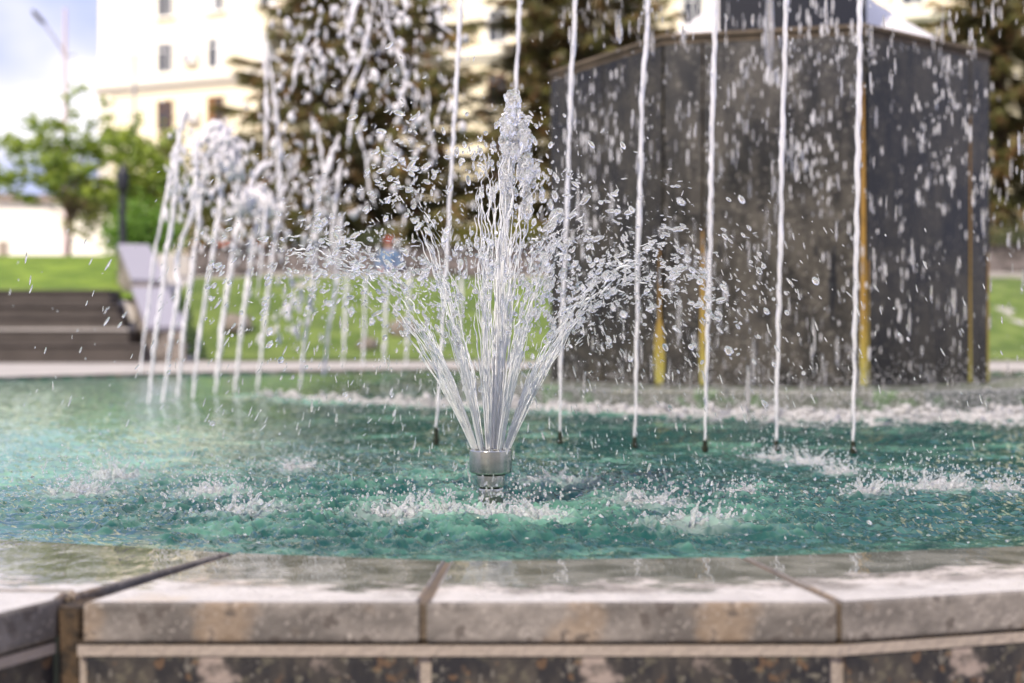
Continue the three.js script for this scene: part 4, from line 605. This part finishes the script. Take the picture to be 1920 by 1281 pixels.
// ------------------------------------------------------------------ buildings
{
  const b = thing('cream_building', 'tall sunlit cream building with white and brown windows behind the trees', 'building', [-26.4, 2.5, -75], -0.34);
  const L = 66, H = 27, base = 2.5; // local x along the facade, z out of it
  part('wall', box(L, H, 12).translate(L / 2, H / 2, -6.0), M.facade, b);
  part('cornice', merge([place(box(L + 0.5, 0.35, 0.5), L / 2, 16.65 - base, 0.2), place(box(L + 0.3, 0.16, 0.34), L / 2, 16.38 - base, 0.12), place(box(L + 0.3, 0.12, 0.2), L / 2, 16.15 - base, 0.06)]), M.facadeWhite, b);
  part('corner_pier', box(0.9, 16.0 - base, 0.12).translate(0.5, (16.0 - base) / 2, 0.06), M.facadeWhite, b);
  part('roof', box(L + 1.2, 0.6, 13.2).translate(L / 2, H + 0.3, -6), M.roof, b);
  const fr = (w, h, t = 0.09) => merge([place(box(t, h, 0.1), -w / 2 + t / 2, 0, 0), place(box(t, h, 0.1), w / 2 - t / 2, 0, 0), place(box(w - 2 * t, t, 0.1), 0, h / 2 - t / 2, 0), place(box(w - 2 * t, t, 0.1), 0, -h / 2 + t / 2, 0), place(box(t * 0.8, h - 2 * t, 0.08), w * 0.08, 0, 0), place(box(w * 0.5, t * 0.8, 0.08), -w * 0.2, h * 0.22, 0.001)]);
  const gF = fr(1.15, 1.9), gP = box(1.15, 1.9, 0.04), gS = box(1.4, 0.1, 0.22), gC = box(0.42, 1.7, 0.03), gR = merge([place(box(0.14, 2.1, 0.06), -0.65, 0, 0), place(box(0.14, 2.1, 0.06), 0.65, 0, 0), place(box(1.44, 0.14, 0.06), 0, 1.02, 0.01)]);
  for (let row = 0; row < 6; row++) for (let k = 0; k < 17; k++) {
    const y = [7.0, 10.6, 14.5, 18.1, 21.6, 25.1][row] - base, x = 5.05 + k * 3.68, brown = row < 3;
    const w = part('window', gP, M.glass, b, [x, y, 0.03]); part('frame', gF, brown ? M.woodFrame : M.whiteFrame, w, [0, 0, 0.03]); part('sill', gS, M.facadeWhite, w, [0, -1.0, 0.08]);
    part('surround', gR, brown ? M.facade : M.facadeWhite, w, [0, 0, 0.0]); if ((k * 7 + row * 3) % 3) part('curtain', gC, brown ? M.woodFrame : M.whiteFrame, w, [((k + row) % 2 ? -0.3 : 0.32), 0, 0.022]);
  }
  for (let k = 0; k < 17; k++) part('shop_window', box(2.3, 2.4, 0.06).translate(5.05 + k * 3.68, 1.6, 0.03), M.glass, b);
  const u = V(Math.cos(-0.34), 0, -Math.sin(-0.34)), nrm = V(Math.sin(-0.34), 0, Math.cos(-0.34)), onWall = (t, y, o) => V(-26.4, y, -75).addScaledVector(u, t).addScaledVector(nrm, o);
  [[6.95, 17.9, 'white air conditioner box on the cream facade above the cornice'], [7.1, 14.3, 'white air conditioner box on the cream facade below the cornice']].forEach(([t, y, l]) => { const p = onWall(t, y, 0.25), a = thing('air_conditioner', l, 'air conditioner', [p.x, p.y, p.z], -0.34); part('casing', rbox(0.9, 0.65, 0.35, 0.03), M.whiteFrame, a); part('fan_grille', new THREE.CylinderGeometry(0.25, 0.25, 0.03, 24).rotateX(Math.PI / 2).translate(-0.12, 0, 0.18), M.greyPole, a); part('bracket', merge([place(box(0.05, 0.06, 0.5), -0.3, -0.36, -0.05), place(box(0.05, 0.06, 0.5), 0.3, -0.36, -0.05)]), M.greyPole, a); });
  [[374, 8.2, 'orange awning nearest the round bush on the cream building'], [436, 8.2, 'orange awning second from the round bush on the cream building'], [474, 8.4, 'orange awning third from the round bush on the cream building'], [512, 8.2, 'orange awning farthest from the round bush on the cream building']].forEach(([px, y, l]) => { const k = (px - 960) / FPX, t = (75 * k + 26.4) / (0.943 + 0.333 * k), p = onWall(t, y - 2.1, 0); const a = thing('awning', l, 'awning', [p.x, p.y, p.z], -0.34, 'orange awnings'); const c = part('canvas', box(1.35, 0.05, 1.3), M.awning, a, [0, 0.25, 0.62]); c.rotation.x = 0.5; part('valance', box(1.35, 0.4, 0.04), M.awning, a, [0, -0.22, 1.2]); part('arm', merge([place(box(0.04, 0.04, 1.1), -0.6, -0.1, 0.6), place(box(0.04, 0.04, 1.1), 0.6, -0.1, 0.6)]), M.greyPole, a); });
  const w = thing('white_house', 'long low white house glowing in the sun beyond the lawn', 'house', [-27, 2.8, -62], 0.12);
  part('wall', box(22, 5.0, 8).translate(-2, 2.5, -4), M.facadeWhite, w); part('roof', box(22.6, 0.35, 8.6).translate(-2, 5.18, -4), M.roof, w);
  part('door', box(0.5, 1.1, 0.06).translate(0.1, 2.35, 0.02), M.curtain, w);
}
// ------------------------------------------------------------------ lamps, poles, a visitor
{
  const p = at(122, 470, 45), t = thing('street_lamp', 'tall pale street lamp with one long raised arm', 'street lamp', [p.x, 2.6, p.z]);
  part('pole', new THREE.CylinderGeometry(0.055, 0.13, 10.6, 14).translate(0, 5.3, 0), M.palePole, t);
  part('arm', tubeGeo([V(0, 8.6, 0), V(-0.12, 9.0, 0), V(-0.45, 9.5, 0), V(-0.9, 10.1, 0)], () => 0.05, 8), M.greyPole, t); part('arm', tubeGeo([V(0, 8.7, 0), V(0.2, 8.78, 0), V(0.38, 8.8, 0)], () => 0.035, 8), M.greyPole, t);
  const h = part('lamp_head', rbox(0.62, 0.14, 0.28, 0.05), M.lampMetal, t, [-1.02, 10.24, 0]); h.rotation.z = -0.85; part('lamp_glass', rbox(0.4, 0.05, 0.2, 0.02), M.lampGlass, h, [0, -0.08, 0]);
  const q = at(252, 470, 50), g = thing('thin_pole', 'thin grey pole before the corner of the cream building', 'pole', [q.x, 2.6, q.z]); part('shaft', new THREE.CylinderGeometry(0.05, 0.1, 9.9, 12).translate(0, 4.95, 0), M.greyPole, g); part('finial', new THREE.SphereGeometry(0.08, 12, 8).translate(0, 9.93, 0), M.greyPole, g);
  const b = at(230, 462, 25), l = thing('lamp_post', 'short black lamp post with a lantern head above the stair wall', 'lamp post', [b.x, 2.2, b.z]);
  part('pole', new THREE.LatheGeometry([[0.09, 0], [0.09, 0.15], [0.075, 0.25], [0.07, 0.9], [0.06, 1.35], [0, 1.35]].map(([r, y]) => new THREE.Vector2(r, y)), 16), M.lampMetal, l);
  part('lantern', new THREE.LatheGeometry([[0, 1.35], [0.08, 1.36], [0.135, 1.5], [0.14, 1.78], [0.08, 1.9], [0.02, 1.98], [0, 2.05]].map(([r, y]) => new THREE.Vector2(r, y)), 8), M.lampMetal, l); part('ring', new THREE.TorusGeometry(0.06, 0.018, 8, 16).rotateX(Math.PI / 2).translate(0, 1.32, 0), M.lampMetal, l);
}
{ // someone in blue sitting on the low wall
  const d = 27.6, p = at(730, 520, d), f = thing('person', 'person in blue clothes and a red cap sitting on the low stone wall', 'person', [p.x, 1.5, p.z]);
  const cap = (a, b, r0, r1) => (x, y, z) => { const bx = b[0] - a[0], by = b[1] - a[1], bz = b[2] - a[2], t = clamp(((x - a[0]) * bx + (y - a[1]) * by + (z - a[2]) * bz) / (bx * bx + by * by + bz * bz)); return mix(r0, r1, t) - Math.hypot(x - a[0] - bx * t, y - a[1] - by * t, z - a[2] - bz * t); };
  const joinF = (fs, k) => (x, y, z) => { let s = 0; for (const q of fs) s += Math.exp(clamp(q(x, y, z) / k, -60, 60)); return k * Math.log(s + 1e-20); };
  const body = joinF([cap([0, 0.47, 0], [0, 0.72, 0.02], 0.14, 0.13), cap([0, 0.72, 0.02], [0, 0.95, 0.04], 0.14, 0.13), cap([-0.17, 0.96, 0.04], [0.17, 0.96, 0.04], 0.07, 0.07), cap([0, 0.98, 0.04], [0, 1.12, 0.06], 0.055, 0.05), cap([0, 1.18, 0.07], [0, 1.25, 0.07], 0.092, 0.1), cap([-0.09, 0.46, 0.02], [-0.16, 0.47, 0.42], 0.085, 0.062), cap([0.09, 0.46, 0.02], [0.12, 0.47, 0.42], 0.085, 0.062), cap([-0.16, 0.47, 0.42], [-0.2, 0.07, 0.45], 0.06, 0.042), cap([0.12, 0.47, 0.42], [0.14, 0.07, 0.46], 0.06, 0.042), cap([-0.2, 0.05, 0.42], [-0.22, 0.035, 0.6], 0.045, 0.035), cap([0.14, 0.05, 0.43], [0.16, 0.035, 0.61], 0.045, 0.035), cap([-0.2, 0.95, 0.04], [-0.27, 0.7, 0.08], 0.052, 0.043), cap([-0.27, 0.7, 0.08], [-0.14, 0.56, 0.3], 0.042, 0.032), cap([0.2, 0.95, 0.04], [0.27, 0.7, 0.08], 0.052, 0.043), cap([0.27, 0.7, 0.08], [0.12, 0.56, 0.3], 0.042, 0.032)], 0.02);
  const g = implicit(body, V(0, 0.66, 0.22), 0.78, 110), P = g.attributes.position, c = []; for (let i = 0; i < P.count; i++) { const y = P.getY(i), z = P.getZ(i); c.push(...(y > 1.05 ? [0.5, 0.3, 0.22] : y < 0.09 ? [0.05, 0.05, 0.06] : z > 0.2 && y > 0.5 && y < 0.62 && Math.abs(P.getX(i)) < 0.2 && z > 0.26 ? [0.5, 0.28, 0.2] : y < 0.55 ? [0.04, 0.06, 0.13] : [0.13, 0.21, 0.34])); }
  g.setAttribute('color', new THREE.Float32BufferAttribute(c, 3)); part('body', g, std({ vertexColors: true, roughness: 0.8 }), f);
  part('cap', mergeGeometries([new THREE.SphereGeometry(0.112, 20, 10, 0, 6.2832, 0, 1.5).translate(0, 1.25, 0.07), new THREE.CylinderGeometry(0.09, 0.1, 0.015, 20).scale(1, 1, 1.2).translate(0, 1.26, 0.15)]), std({ color: rgb(0.32, 0.05, 0.04), roughness: 0.8 }), f);
}
renderer.render(scene, camera);
